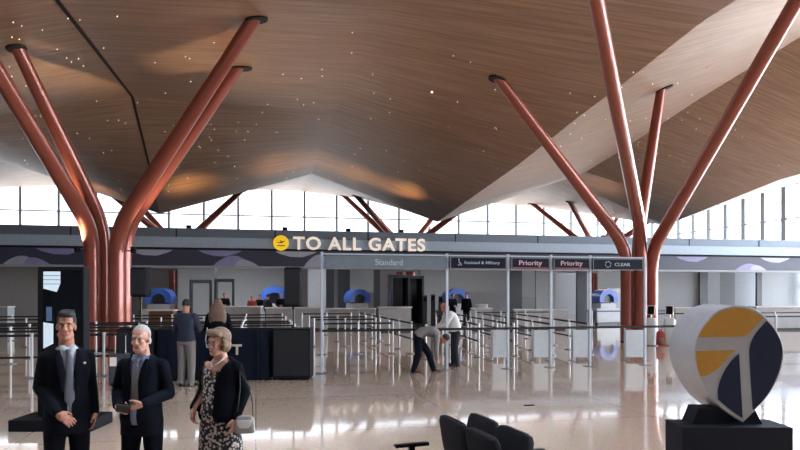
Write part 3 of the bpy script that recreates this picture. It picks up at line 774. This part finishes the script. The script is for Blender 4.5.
# ---- checkpoint equipment
def scanner(px, Y, lab, s=1.0, rz=.4):
    t = thing('baggage_scanner', lab, 'scanner', gx(px, Y), CR+rz, None)
    MB().box(-.95*s, -.45*s, .12, .95*s, .45*s, .95, .05).obj('base_cabinet', M['mach'], t)
    MB().box(-1.15*s, -.35*s, .78, 1.15*s, .35*s, .86, .02).obj('conveyor', M['machd'], t)
    for sx in (-1, 1): MB().box(sx*1.05*s-.05, -.3*s, 0, sx*1.05*s+.05, .3*s, .78).obj('leg', M['machd'], t)
    MB().box(-.85*s, -.4*s, 0, .85*s, .4*s, .12).obj('plinth', M['machd'], t)
    h = MB(); prev = None; r0, r1 = .66*s, .4*s
    for yy in (-.5*s, .5*s):
        for i in range(25):
            pass
    arc = [(r0*1.15*math.cos(R(-20+220*i/24)), 1.5+r0*math.sin(R(-20+220*i/24))) for i in range(25)]+[(r1*math.cos(R(200-220*i/24)), 1.46+r1*.95*math.sin(R(200-220*i/24))) for i in range(25)]
    h.prism(arc[::-1], -.5*s, .5*s); h.obj('blue_hood', M['blue'], t)
    MB().prism([(r1*.99*math.cos(R(i*15)), 1.46+r1*.93*math.sin(R(i*15))) for i in range(24)][::-1], -.3*s, .3*s).obj('tunnel_curtain', M['machd'], t)
    MB().box(-.62*s, -.42*s, .95, .62*s, .42*s, 1.25, .02).obj('collar_cabinet', M['mach'], t)
scanner(161, 37, 'blue hooded baggage scanner between the left loudspeaker and the doorway', 1.0, 0)
scanner(276, 38.5, 'blue hooded baggage scanner behind the crowd left of the right loudspeaker', 1.15, 0)
scanner(357, 39, 'blue hooded baggage scanner under the Standard sign', .9, .5)
scanner(455, 38, 'blue hooded baggage scanner behind the Standard sign right post', .95, .3)
scanner(604, 39, 'blue hooded baggage scanner left of the right tree column', .9, .4)
def portal(px, Y, w, h, lab, fill=False):
    t = thing('body_scanner', lab, 'scanner', gx(px, Y), 0, None)
    MB().box(-w/2-.12, -.4, 0, -w/2, .4, h).obj('side_wall', M['machd'], t)
    MB().box(w/2, -.4, 0, w/2+.12, .4, h).obj('side_wall', M['machd'], t)
    MB().box(-w/2-.12, -.42, h, w/2+.12, .42, h+.18, .02).obj('lintel', M['machd'], t)
    MB().box(-w/2-.12, -.5, 0, w/2+.12, .5, .03).obj('floor_mat', M['rim'], t)
    MB().box(-w/2-.124, -.3, 1.5, -w/2-.12, .1, 1.9).obj('control_screen', M['scr'], t)
    if fill: MB().box(-w/2, .33, .03, w/2, .37, h).obj('rear_panel', M['blackgl'], t)
portal(201, 37, .95, 2.45, 'dark framed body scanner, left of the two beside the guard')
portal(224.5, 37, .85, 2.5, 'dark framed body scanner, right of the two beside the guard')
portal(399, 37.5, .9, 2.75, 'tall dark screening booth under the Standard sign, left panel pair', True)
portal(414, 38.6, .8, 2.7, 'tall dark screening booth under the Standard sign, right panel pair', True)
for k, (px, Y, h) in enumerate(((425, 36.6, 1.75), (433, 36.9, 1.8), (440.5, 36.6, 1.7))):
    t = thing('id_reader', 'slim dark reader pillar, %s of three right of the dark booth' % ('left', 'middle', 'right')[k], 'kiosk', gx(px, Y), CR)
    MB().box(-.12, -.12, 0, .12, .12, h, .02).obj('pillar', M['machd'], t)
    MB().obox((0, -.14, h-.2), (.2, .03, .28), Euler((R(-15), 0, 0)).to_matrix(), .005).obj('screen', M['blackgl'], t)
    MB().box(-.2, -.2, 0, .2, .2, .02).obj('base', M['machd'], t)
def counter(px0, px1, Y, lab, top=1.15, m='wallw'):
    a = gx(px0, Y); b = gx(px1, Y); w = (b-a).length
    t = thing('bin_table', lab, 'table', (a+b)/2, CR)
    MB().box(-w/2, -.35, top-.06, w/2, .35, top, .01).obj('tabletop', M['white'], t)
    MB().box(-w/2+.05, -.3, .1, w/2-.05, .3, top-.06).obj('body', M[m], t)
    MB().box(-w/2+.1, -.26, 0, w/2-.1, .26, .1).obj('plinth', M['machd'], t)
    return t
counter(226, 262, 33.6, 'white screening table behind the long haired woman', 1.2)
counter(266, 322, 33.2, 'white screening table behind the right loudspeaker', 1.15)
counter(150, 176, 34.0, 'white screening table below the left blue hood', 1.0, 'brownp')
counter(326, 376, 33.4, 'white screening table under the left half of the Standard sign', 1.1)
counter(378, 412, 32.2, 'white screening table in front of the dark booth', 1.2)
counter(514, 566, 33.5, 'white screening table behind the left Priority sign post', 1.05)
counter(672, 705, 33.4, 'white screening table right of the tablet kiosks', 1.15)
counter(752, 830, 33.2, 'white screening table at the right edge of the view', 1.2)
counter(-30, 12, 33.4, 'white screening table at the left edge of the view', 1.2)
t = counter(471, 492, 33.8, 'short white screening table right of the two standing travellers', 1.1)
b = thing('tray_stack', 'pile of white trays on the short screening table', 'tray', t.location+Vector((0, 0, 1.1)), CR)
for q in range(4): MB().loft([((0, 0, q*.05), .28, .2), ((0, 0, q*.05+.045), .33, .24)], 20, .4).obj('tray', M['white'], b)
# ================================================================ PEOPLE
def hand(mb, wrist, fdir, palm, side, curl=.35, k=1.0):
    z = -Vector(fdir).normalized(); y = -Vector(palm); y = (y-z*y.dot(z)).normalized(); x = y.cross(z)
    mt = Matrix.Translation(Vector(wrist)) @ Matrix((x, y, z)).transposed().to_4x4() @ Matrix.Scale(k, 4)
    h = MB(); h.ell((0, 0, -.045), (.042, .017, .052)); h.capsule((0, 0, .01), .026, (0, 0, -.03), .028)
    for i, (fx, L) in enumerate(((-.033, .066), (-.011, .08), (.0115, .084), (.0335, .074))):
        fx *= side; p = Vector((fx, 0, -.085)); a = 0
        for s, q in enumerate((.45, .32, .27)):
            a += curl*(1.0+.25*(3-i)*.3); d = Vector((fx*.25 if s == 0 else 0, -math.sin(a), -math.cos(a))); e = p+d*(L*q)
            h.capsule(p, .0092-s*.0008, e, .0086-s*.0009, 8); p = e
    h.capsule((.03*side, -.004, -.025), .015, (.056*side, -.02, -.058), .0115, 8); h.capsule((.056*side, -.02, -.058), .0115, (.058*side, -.034, -.088), .009, 8)
    mb.merge(h, mt)
def headframe(c, yaw=0, pitch=0, roll=0):
    return Matrix.Translation(Vector(c)) @ Euler((pitch, roll, yaw), 'XYZ').to_matrix().to_4x4()
def add_head(mb, mt, neck, k=1.0):
    h = MB()
    h.ell((0, .012, .035), (.07, .093, .088)); h.ell((0, -.028, -.045), (.051, .06, .074)); h.ell((0, -.058, -.095), (.03, .026, .022))
    h.capsule((0, -.082, .018), .008, (0, -.099, -.024), .0125, 10); h.ell((.011, -.09, -.028), (.01, .011, .008)); h.ell((-.011, -.09, -.028), (.01, .011, .008))
    h.capsule((-.032, -.072, .031), .013, (.032, -.072, .031), .013, 10)
    for s in (-1, 1):
        h.ell((s*.034, -.06, -.022), (.022, .026, .022)); h.ell((s*.07, .012, -.008), (.009, .019, .03)); h.capsule((s*.046, -.01, -.07), .02, (s*.026, -.058, -.095), .016, 10)
    h.capsule((-.018, -.083, -.062), .009, (.018, -.083, -.062), .009, 8)
    m2 = mt @ Matrix.Scale(k, 4)
    mb.merge(h, m2)
    mb.capsule(m2 @ Vector((0, .02, -.05)), .056*k, Vector(neck), .062*k)
def face_bits(t, mt, k=1.0, glasses=False, brow='hairb', beard=None, full=True):
    m2 = mt @ Matrix.Scale(k, 4)
    def put(mb, nm, m, sm=True): bmesh.ops.transform(mb.b, matrix=m2, verts=mb.b.verts); return mb.obj(nm, M[m], t, sm)
    for s in (-1, 1):
        e = put(MB().ell((s*.029, -.068, .006), (.0125, .0105, .0065)), 'eye', 'eye')
        put(MB().ell((s*.029, -.0765, .006), (.0058, .003, .0056)), 'iris', 'iris')
        put(MB().tube([(s*.014, -.086, .026), (s*.03, -.085, .031), (s*.044, -.074, .025)], .0045, 6), 'eyebrow', brow)
    put(MB().tube([(-.024, -.086, -.06), (-.01, -.0935, -.0645), (.01, -.0935, -.0645), (.024, -.086, -.06)], [.003, .006, .006, .003], 8), 'mouth', 'lip')
    if glasses:
        g = MB()
        for s in (-1, 1):
            g.tube([(s*.034+.024*math.cos(R(i*30)), -.092, .006+.018*math.sin(R(i*30))) for i in range(13)], .0022, 6)
            g.tube([(s*.058, -.09, .01), (s*.074, .01, .012)], .002, 6)
        g.tube([(-.01, -.094, .01), (.01, -.094, .01)], .002, 6); put(g, 'glasses', 'foot')
    if beard: put(MB().ell((0, -.062, -.092), (.036, .036, .03)), 'beard', beard)
def torso(mb, J, grow=0.0, t0=-.12, t1=1.02, k=1.0, extra=()):
    pel = Vector(J['pel']); neck = Vector(J['neck']); mid = Vector(J.get('mid', (pel+neck)/2))
    u = (Vector(J['shL'])-Vector(J['shR'])).normalized()
    def cen(t_):
        if t_ < 0: return pel+(mid-pel)*2*t_ if not J.get('down') else pel+Vector((0, 0, .58*t_))
        if t_ > 1: return neck+(neck-mid)*2*(t_-1)
        return pel*(1-t_)**2+(mid*2-(pel+neck)/2)*2*t_*(1-t_)+neck*t_*t_
    prof = [(-.3, .17, .125), (-.12, .172, .122), (0, .17, .118), (.25, .155, .108), (.45, .148, .104), (.7, .172, .118), (.82, .17, .106), (.9, .142, .088), (.96, .1, .072), (1.0, .075, .064), (1.04, .06, .058)]
    rings = []
    for t_, rx, ry in prof:
        if t_ < t0-1e-6 or t_ > t1+1e-6: continue
        c = cen(t_); tan = (cen(t_+.02)-cen(t_-.02)).normalized(); uu = (u-tan*u.dot(tan)).normalized(); v = tan.cross(uu)
        bx, by = 0, 0
        if J.get('belly') and -.1 <= t_ <= .5: by = J['belly']
        if t_ < 1: rx *= J.get('w', 1)
        rings.append((c+v*(-by), (rx+grow)*k, (ry+grow+by)*k, uu, v))
    mb.loft(rings, 28, .9)
def limb(mb, a, ra, b, rb_, c, rc): mb.capsule(a, ra, b, rb_); mb.capsule(b, rb_, c, rc)
def shoe(t, ank, d, m):
    d = Vector((d[0], d[1], 0)).normalized(); a = Vector(ank); b = MB(); sv = Vector((-d.y, d.x, 0))
    c0 = Vector((a.x, a.y, 0))
    b.loft([(c0-d*.075+Vector((0, 0, .035)), .03, .03, sv, Vector((0, 0, 1))), (c0-d*.06+Vector((0, 0, .045)), .036, .044, sv, Vector((0, 0, 1))), (c0+d*.02+Vector((0, 0, .05)), .04, .049, sv, Vector((0, 0, 1))),
            (c0+d*.1+Vector((0, 0, .033)), .045, .032, sv, Vector((0, 0, 1))), (c0+d*.17+Vector((0, 0, .026)), .038, .025, sv, Vector((0, 0, 1))), (c0+d*.2+Vector((0, 0, .02)), .02, .015, sv, Vector((0, 0, 1)))], 16)
    b.obj('shoe', M[m], t, True)
def stand(**kw):
    J = dict(pel=(0, 0, .93), mid=(0, .015, 1.21), neck=(0, .015, 1.5), shL=(.172, .01, 1.43), shR=(-.172, .01, 1.43), elL=(.24, .03, 1.15), elR=(-.24, .03, 1.15), wrL=(.25, -.05, .9), wrR=(-.25, -.05, .9),
             hipL=(.09, 0, .9), hipR=(-.09, 0, .9), knL=(.1, -.015, .5), knR=(-.1, -.015, .5), anL=(.105, .02, .08), anR=(-.105, .02, .08), head=(0, -.02, 1.665), hyaw=0, hpitch=0, hroll=0,
             hdL=(0, -.1, -1), hdR=(0, -.1, -1), pmL=(-1, 0, 0), pmR=(1, 0, 0), curl=.35, toeL=(.15, -1), toeR=(-.15, -1)); J.update(kw); return J
def body(t, J, skin, voxel=.006, hands=True):
    b = MB(); torso(b, J, -.008)
    for s in 'LR':
        limb(b, J['sh'+s], .052, J['el'+s], .042, J['wr'+s], .027)
        limb(b, J['hip'+s], .078, J['kn'+s], .052, J['an'+s], .036)
        a = Vector(J['an'+s]); d = Vector((*J['toe'+s], 0)).normalized(); b.capsule(a, .034, a+d*.1-Vector((0, 0, .045)), .024)
        hand(b, J['wr'+s], J['hd'+s], J['pm'+s], 1 if s == 'L' else -1, J['curl'])
    mt = headframe(J['head'], J['hyaw'], J['hpitch'], J['hroll'])
    add_head(b, mt, Vector(J['neck'])-Vector((0, 0, .01)))
    b.fused('body', M[skin], t, voxel, 3)
    return mt
def trousers(t, J, m, r=(.098, .072, .06), voxel=.011, top=.18):
    b = MB(); torso(b, J, .006, -.12, .25 if top else 0)
    for s in 'LR':
        limb(b, J['hip'+s], r[0], J['kn'+s], r[1], Vector(J['an'+s])+Vector((0, 0, -.02)), r[2])
    b.fused('trousers', M[m], t, voxel, 4)
def coat(t, J, m, name='jacket', grow=.02, t0=-.3, cut=None, sl=(.066, .055, .044), voxel=.011, short=False):
    b = MB(); torso(b, J, grow, t0, 1.0)
    for s in 'LR':
        w = Vector(J['wr'+s]); e = Vector(J['el'+s])
        if short: b.capsule(J['sh'+s], sl[0], Vector(J['sh'+s]).lerp(e, .8), sl[1])
        else: limb(b, J['sh'+s], sl[0], e, sl[1], w.lerp(e, .06), sl[2])
        b.capsule(Vector(J['neck']).lerp(Vector(J['sh'+s]), .35)-Vector((0, 0, .035)), .05, J['sh'+s], sl[0]*.97)
    return b.fused(name, M[m], t, voxel, 5, cut)
def hairdo(t, mt, m, shapes, cut, name='hair', voxel=.007):
    b = MB()
    for s in shapes: b.ell(*s)
    bmesh.ops.transform(b.b, matrix=mt, verts=b.b.verts); inv = mt.inverted()
    b.fused(name, M[m], t, voxel, 3, (lambda c: cut(inv @ c)) if cut else None)
def fronty(J, z, grow, y0=-.12): return y0-grow

# ---------- man in dark suit and grey tie, front left
SHORT = [((0, .018, .044), (.077, .098, .092)), ((0, -.045, .105), (.052, .05, .026)), ((0, 0, .1), (.068, .085, .048))]
def cut_short(c): return (c.y < -.045 and c.z < .078) or (c.z < -.03) or (c.y < .0 and c.z < .03 and abs(c.x) < .2 and c.y < -.01)
def suit_front(t, J, wv, zb, shirt_m, tie_m, tie_z, tz=-.115):
    # collar, tie and lapels follow the chest front
    yc = tz
    for s in (-1, 1):
        l = MB(); l.loft([((s*.075, yc+.055, 1.475), .012, .006), ((s*.078, yc-.002, 1.40), .03, .007), ((s*.06, yc-.02, 1.28), .03, .007), ((s*(wv+.022), yc-.026, zb+.05), .012, .005)], 12); l.obj('lapel', M['suit'], t, True)
        c = MB(); c.loft([((s*.026, yc+.05, 1.45), .026, .008), ((s*.03, yc+.052, 1.48), .026, .008), ((s*.042, yc+.075, 1.51), .02, .007)], 10); c.obj('collar', M[shirt_m], t, True)
    k = MB(); k.loft([((0, yc+.03, 1.478), .024, .016), ((0, yc+.02, 1.45), .017, .014), ((0, yc-.002, 1.40), .026, .008), ((0, yc-.016, 1.28), .032, .008), ((0, yc-.012, 1.15), .037, .007), ((0, yc-.012, tie_z+.06), .04, .007), ((0, yc-.012, tie_z), .006, .004)], 12)
    k.obj('tie', M[tie_m], t, True)
p = RX*px2x(67, 5.45)+AX*5.45
t = thing('person', 'smiling person in a dark suit with white shirt and grey tie, front left', 'person', p, CR+.62)
t.scale = (.985, .985, .985)
J = stand(w=.95, shL=(.158, .01, 1.4), shR=(-.158, .01, 1.4), wrR=(-.1, -.2, .965), elR=(-.2, .05, 1.16), hdR=(.75, -.35, -.55), pmR=(.2, .75, -.5), elL=(.2, .09, 1.15), wrL=(.21, -.03, .92), hdL=(-.1, -.2, -1), curl=.3, hyaw=-.25, hroll=.05, hpitch=0, head=(-.01, -.025, 1.668))
mt = body(t, J, 'skin'); face_bits(t, mt, 1, False, 'hairb', None)
hairdo(t, mt, 'hairb', SHORT, cut_short)
b = MB(); torso(b, J, .006, -.12, 1.0); b.fused('shirt', M['shirt'], t, .011, 3)
VC = lambda c: c.y < -.03 and .95 < c.z < 1.5 and abs(c.x) < (.012+.075*max(0, (c.z-1.0)/.47))
coat(t, J, 'suit', cut=VC); trousers(t, J, 'suit'); suit_front(t, J, .03, 1.08, 'shirt', 'tie', 1.0)
MB().ell((.115, -.135, 1.36), (.011, .006, .011)).obj('lapel_pin', M['letter'], t, True)
for s in 'LR': shoe(t, J['an'+s], J['toe'+s], 'shoe')
# ---------- white haired man with both hands round a black phone
p = RX*px2x(142.5, 5.65)+AX*5.65
t = thing('person', 'white haired person in an open dark suit and patterned tie holding a black case', 'person', p, CR-.08)
t.scale = (.98, .98, .98)
J = stand(pel=(0, 0, .87), mid=(0, .015, 1.14), neck=(0, .01, 1.41), shL=(.172, .01, 1.315), shR=(-.172, .01, 1.315), elL=(.235, .02, 1.07), elR=(-.24, .02, 1.07), wrL=(.125, -.24, 1.02), wrR=(-.095, -.25, 1.0),
          hdL=(-.85, -.35, -.3), hdR=(.6, -.5, -.45), pmL=(-.2, .5, .6), pmR=(.5, .2, .7), head=(0, -.035, 1.553), hpitch=.05, hyaw=.05, w=.95, curl=.5, hipL=(.09, 0, .84), hipR=(-.09, 0, .84), knL=(.11, -.015, .47), knR=(-.11, -.015, .47), belly=.02)
mt = body(t, J, 'skinp'); face_bits(t, mt, 1, False, 'hairw')
hairdo(t, mt, 'hairw', [((0, .022, .04), (.078, .098, .09)), ((0, .06, -.02), (.07, .06, .06))], lambda c: (c.y < -.02 and c.z < .088) or c.z < -.05 or (c.y < .012 and c.z < .06))
b = MB(); torso(b, J, .006, -.12, 1.0); b.fused('shirt', M['shirtb'], t, .011, 3)
coat(t, J, 'suit2', cut=lambda c: c.y < -.03 and .8 < c.z < 1.42 and abs(c.x) < (.025+.06*max(0, (c.z-.9)/.5)))
trousers(t, J, 'suit2')
o0 = Matrix.Translation((0, 0, -.09))
n0 = set(t.children); suit_front(t, J, .03, 1.08, 'shirtb', 'tiep', .98, -.128)
for o in set(t.children)-n0: o.data.transform(o0)
for s in 'LR': shoe(t, J['an'+s], J['toe'+s], 'shoe')
ph = MB().box(-.055, -.02, -.035, .055, .02, .035, .008)
q = ph.obj('phone_case', M['phone']); tag(q, 'black phone case held in the hands of the white haired person', 'phone')
q.matrix_world = Matrix.Translation(p) @ Matrix.Rotation(CR-.08, 4, 'Z') @ Matrix.Translation((.0, -.33, .98)) @ Euler((.3, .2, .3)).to_matrix().to_4x4()
# ---------- woman in floral dress and black cardigan
p = RX*px2x(221, 5.85)+AX*5.85
t = thing('person', 'fair haired person with glasses, black cardigan and long floral dress', 'person', p, CR-.38)
t.scale = (.97, .97, .97)
J = stand(w=.95, pel=(0, 0, .86), mid=(0, .015, 1.12), neck=(0, .0, 1.385), shL=(.16, .01, 1.29), shR=(-.16, .01, 1.29), elL=(.215, .06, 1.05), elR=(-.195, -.0, 1.06), wrL=(.2, -.06, .84), wrR=(-.17, -.17, .93), hdL=(0, -.3, -1), hdR=(.1, -.35, -.9), pmR=(.9, .1, 0), pmL=(-1, 0, 0),
          head=(0, -.045, 1.525), hyaw=-.12, hpitch=.12, hroll=.12, hipL=(.085, 0, .82), hipR=(-.085, 0, .82), knL=(.1, -.01, .46), knR=(-.1, -.01, .46), belly=.025, curl=.4)
mt = body(t, J, 'skinp'); face_bits(t, mt, .98, True, 'hairbl')
hairdo(t, mt, 'hairbl', [((0, .03, .045), (.1, .108, .098)), ((0, .045, -.03), (.098, .088, .085)), ((.03, -.055, .095), (.06, .05, .035)), ((-.04, -.045, .095), (.05, .05, .035)), ((.07, .0, .0), (.035, .05, .07)), ((-.07, .0, .0), (.035, .05, .07))],
       lambda c: (c.y < -.025 and c.z < .07) or c.z < -.1)
b = MB(); torso(b, J, .016, 0, .86)
b.loft([((0, 0, .9), .17, .15), ((0, -.01, .75), .2, .16), ((0, 0, .4), .225, .185), ((0, 0, .12), .25, .21), ((0, 0, .1), .245, .205)], 32)
b.fused('dress', M['floral'], t, .012, 3, lambda c: c.y < -.02 and abs(c.x) < (c.z-1.2)*.55 and c.z > 1.2)
coat(t, J, 'cardigan', 'cardigan', .032, -.12, lambda c: (c.y < .03 and -.165 < c.x < .05 and c.z > .5) or (c.y < -.0 and abs(c.x) < (c.z-1.12)*.5) , (.068, .055, .045))
for s in 'LR': shoe(t, J['an'+s], J['toe'+s], 'shoe')
MB().tube([(-.06, -.02, 1.385), (-.04, -.1, 1.34), (0, -.125, 1.31), (.04, -.1, 1.34), (.06, -.02, 1.385)], .0028, 6).obj('necklace', M['steel'], t)
hb = thing('handbag', 'small silver grey handbag hanging on a dark strap at the floral dress', 'bag', (0, 0, 0))
hb.matrix_world = Matrix.Translation(p) @ Matrix.Rotation(CR-.38, 4, 'Z') @ Matrix.Translation((.275, -.03, .69)) @ Matrix.Rotation(.5, 4, 'Z') @ Matrix.Scale(.8, 4)
MB().loft([((0, 0, 0), .1, .045), ((0, 0, .02), .115, .055), ((0, 0, .12), .11, .05), ((0, 0, .18), .085, .035), ((0, 0, .19), .06, .02)], 24, .6).obj('pouch', M['bag'], hb, True)
MB().loft([((0, -.05, .06), .05, .006), ((0, -.056, .1), .075, .008), ((0, -.046, .15), .08, .008)], 16).obj('flap', M['white'], hb, True)
MB().tube([(-.09, 0, .17), (-.07, .0, .3), (-.05, .02, .5), (-.06, .04, .68)], .007, 8).obj('strap', M['strap'], hb)
MB().tube([(.09, 0, .17), (.085, .01, .3), (.05, .02, .5), (-.06, .04, .68)], .007, 8).obj('strap', M['strap'], hb)
# ---------- pair at the draped counter, seen from behind
p = RX*px2x(186.5, 13.3)+AX*13.3
t = thing('person', 'person in navy shirt and grey trousers standing with the back turned at the counter', 'person', p, CR+math.pi-.1)
J = stand(elL=(.26, -.03, 1.17), elR=(-.26, -.03, 1.17), wrL=(.15, -.24, 1.13), wrR=(-.15, -.24, 1.13), hdL=(-.3, -1, 0), hdR=(.3, -1, 0), pmL=(0, 0, -1), pmR=(0, 0, -1), hpitch=.25, head=(.02, -.05, 1.66))
mt = body(t, J, 'skin', .009); face_bits(t, mt)
hairdo(t, mt, 'hairb', [((0, .02, .03), (.083, .1, .1)), ((0, .05, -.04), (.07, .06, .06))], cut_short)
coat(t, J, 'navyshirt', 'shirt', .018, -.1, None, (.075, .06, .045), .013); trousers(t, J, 'grtr', (.108, .084, .07), .013)
for s in 'LR': shoe(t, J['an'+s], J['toe'+s], 'shoe')
p = RX*px2x(218, 13.45)+AX*13.45
t = thing('person', 'person with long brown hair and dark clothes seen from behind at the counter', 'person', p, CR+math.pi+.15)
J = stand(elL=(.25, -.03, 1.15), elR=(-.25, -.03, 1.15), wrL=(.13, -.22, 1.13), wrR=(-.16, -.22, 1.13), hdL=(-.3, -1, 0), hdR=(.3, -1, 0), pmL=(0, 0, -1), pmR=(0, 0, -1))
mt = body(t, J, 'skinp', .01); face_bits(t, mt)
hairdo(t, mt, 'hairbr', [((0, .03, .04), (.088, .1, .1)), ((0, .06, -.08), (.115, .09, .2)), ((0, .09, -.24), (.185, .085, .32))], lambda c: c.y < -.03 and c.z < .07, 'long_hair', .012)
coat(t, J, 'cardigan', 'top', .018, -.3, None, (.07, .056, .043), .014); trousers(t, J, 'dktr', (.1, .075, .06), .014)
for s in 'LR': shoe(t, J['an'+s], J['toe'+s], 'shoe')
sb_ = MB().tube([(.2, .09, 1.2), (.23, .13, .95), (.2, .15, .8), (.12, .15, .78), (.08, .14, .95)], .012, 8); sb_.obj('bag_strap', M['steel'], t)
# ---------- pair behind the gantry: one bending to the floor, one leaning
p = RX*px2x(420, 15.65)+AX*15.65
t = thing('person', 'person in grey shirt and dark trousers bending down to the floor', 'person', p, CR+R(90))
J = dict(pel=(0, .06, .86), mid=(0, -.18, .99), neck=(0, -.46, .88), shL=(.18, -.4, .87), shR=(-.18, -.4, .87), elL=(.2, -.4, .58), elR=(-.19, -.38, .58), wrL=(.1, -.42, .33), wrR=(-.1, -.4, .31), hipL=(.09, .05, .82), hipR=(-.09, .05, .82),
         knL=(.1, -.2, .47), knR=(-.11, .04, .45), anL=(.11, -.33, .085), anR=(-.12, .16, .085), head=(0, -.6, .80), hyaw=0, hpitch=1.2, hroll=0, hdL=(0, -.1, -1), hdR=(0, -.1, -1), pmL=(-1, 0, 0), pmR=(1, 0, 0), curl=.5, toeL=(.1, -1), toeR=(-.1, -1))
mt = body(t, J, 'skin', .009); face_bits(t, mt)
hairdo(t, mt, 'hairb', [((0, .02, .03), (.084, .1, .1))], cut_short)
coat(t, J, 'gshirt', 'shirt', .02, .0, None, (.078, .062, .046), .013); trousers(t, J, 'dktr', (.112, .088, .072), .013)
for s in 'LR': shoe(t, J['an'+s], J['toe'+s], 'shoeb')
p = RX*px2x(455, 17.0)+AX*17.0
t = thing('person', 'red faced person in white shirt and charcoal trousers leaning forward behind a gantry post', 'person', p, CR-R(82))
J = stand(pel=(0, .02, .9), mid=(0, -.02, 1.17), neck=(0, -.2, 1.38), shL=(.19, -.17, 1.33), shR=(-.19, -.17, 1.33), elL=(.22, -.3, 1.08), elR=(-.22, -.3, 1.08), wrL=(.12, -.5, .99), wrR=(-.12, -.48, 1.0), head=(0, -.29, 1.52), hpitch=.45, hipL=(.09, .02, .87), hipR=(-.09, .02, .87),
          hdL=(0, -.8, -.5), hdR=(0, -.8, -.5), anL=(.1, .03, .08), anR=(-.1, -.02, .08), belly=.05)
mt = body(t, J, 'redskin', .009); face_bits(t, mt)
hairdo(t, mt, 'hairg', [((0, .035, .02), (.08, .085, .08))], lambda c: c.z < -.03 or c.y < .0)
coat(t, J, 'wshirt', 'shirt', .025, -.1, None, (.085, .068, .05), .013); trousers(t, J, 'charc', (.115, .085, .068), .013)
for s in 'LR': shoe(t, J['an'+s], J['toe'+s], 'shoe')
# ---------- people far inside the checkpoint
def far_person(px, Y, lab, top, bot, hair, rz, k=1.0, **kw):
    p = gx(px, Y); t = thing('person', lab, 'person', p, CR+rz); t.scale = (k, k, k)
    J = stand(**kw); b = MB(); torso(b, J, -.008)
    for s in 'LR':
        limb(b, J['sh'+s], .05, J['el'+s], .042, J['wr'+s], .03); limb(b, J['hip'+s], .08, J['kn'+s], .055, J['an'+s], .04)
        hand(b, J['wr'+s], J['hd'+s], J['pm'+s], 1 if s == 'L' else -1, .4)
    mt = headframe(J['head'], J['hyaw'], J['hpitch']); add_head(b, mt, J['neck']); b.fused('body', M['skin'], t, .012, 2)
    hairdo(t, mt, hair, [((0, .02, .035), (.085, .1, .1))], cut_short, 'hair', .014)
    coat(t, J, top, 'jacket', .02, -.3, None, (.078, .06, .048), .016); trousers(t, J, bot, (.1, .075, .06), .016)
    for s in 'LR': shoe(t, J['an'+s], J['toe'+s], 'shoe')
    return t
FP = dict(elL=(.25, -.02, 1.17), wrL=(.1, -.22, 1.1), elR=(-.25, -.02, 1.17), wrR=(-.1, -.22, 1.1), hdL=(-1, -.3, 0), hdR=(1, -.3, 0))
far_person(224.5, 36.0, 'dark uniformed guard standing in the right body scanner doorway', 'suit', 'suit', 'hairb', .3, 1.06, **FP)
far_person(452.5, 35.6, 'dark clothed traveller beside the gantry post, left of the pair under the dark sign', 'suit', 'dktr', 'hairbr', .6, 1.04, **FP)
far_person(466.5, 35.6, 'traveller in dark jacket, right of the pair under the dark sign', 'suit2', 'charc', 'hairb', -.4, 1.05)
for k, (px, Y, rz, tp, hr) in enumerate(((252, 36.2, .5, 'red', 'hairbr'), (259.5, 36.9, -.3, 'suit', 'hairb'), (268, 36.3, 2.8, 'navyshirt', 'hairb'), (281, 36.6, .2, 'suit', 'hairg'), (287, 36.1, -.8, 'cardigan', 'hairb'))):
    far_person(px, Y, ('person in a red top, leftmost of the crowd at the screening tables', 'dark dressed person second from the left in the far crowd', 'person in navy with the back turned, middle of the far crowd', 'grey haired person second from the right in the far crowd', 'dark dressed person, rightmost of the far crowd beside the loudspeaker')[k],
               tp, 'dktr', hr, rz, .98+.02*k, **(FP if k % 2 else {}))
# ================================================================ LIGHT AND CAMERA
w = bpy.data.worlds.new('world'); bpy.context.scene.world = w; w.use_nodes = True
nt = w.node_tree; bg = nt.nodes['Background']
tcw = nt.nodes.new('ShaderNodeTexCoord'); sp = nt.nodes.new('ShaderNodeSeparateXYZ'); crw = nt.nodes.new('ShaderNodeValToRGB')
nt.links.new(tcw.outputs['Generated'], sp.inputs[0]); nt.links.new(sp.outputs['Z'], crw.inputs[0]); nt.links.new(crw.outputs[0], bg.inputs['Color'])
crw.color_ramp.elements[0].position = 0; crw.color_ramp.elements[0].color = (.95, .97, 1, 1)
crw.color_ramp.elements[1].position = .6; crw.color_ramp.elements[1].color = (1.35, 1.55, 1.85, 1)
mrx = nt.nodes.new('ShaderNodeMapRange'); mrx.inputs[1].default_value = .5; mrx.inputs[2].default_value = 1; mrx.inputs[3].default_value = 2.6; mrx.inputs[4].default_value = 19.0
nt.links.new(sp.outputs['X'], mrx.inputs[0]); nt.links.new(mrx.outputs[0], bg.inputs['Strength'])
cam = bpy.data.cameras.new('camera'); co = bpy.data.objects.new('camera', cam); C.objects.link(co)
co.location = CAM; co.rotation_euler = (math.pi/2, 0, -PHI)
cam.sensor_width = 36; cam.lens = F/800*36; cam.shift_y = (H0-225)/800; cam.clip_end = 500
sc = bpy.context.scene; sc.camera = co
sc.view_settings.view_transform = 'Standard'; sc.view_settings.look = 'None'; sc.view_settings.gamma = 1; sc.view_settings.exposure = 0.2
sc.view_settings.use_curve_mapping = False
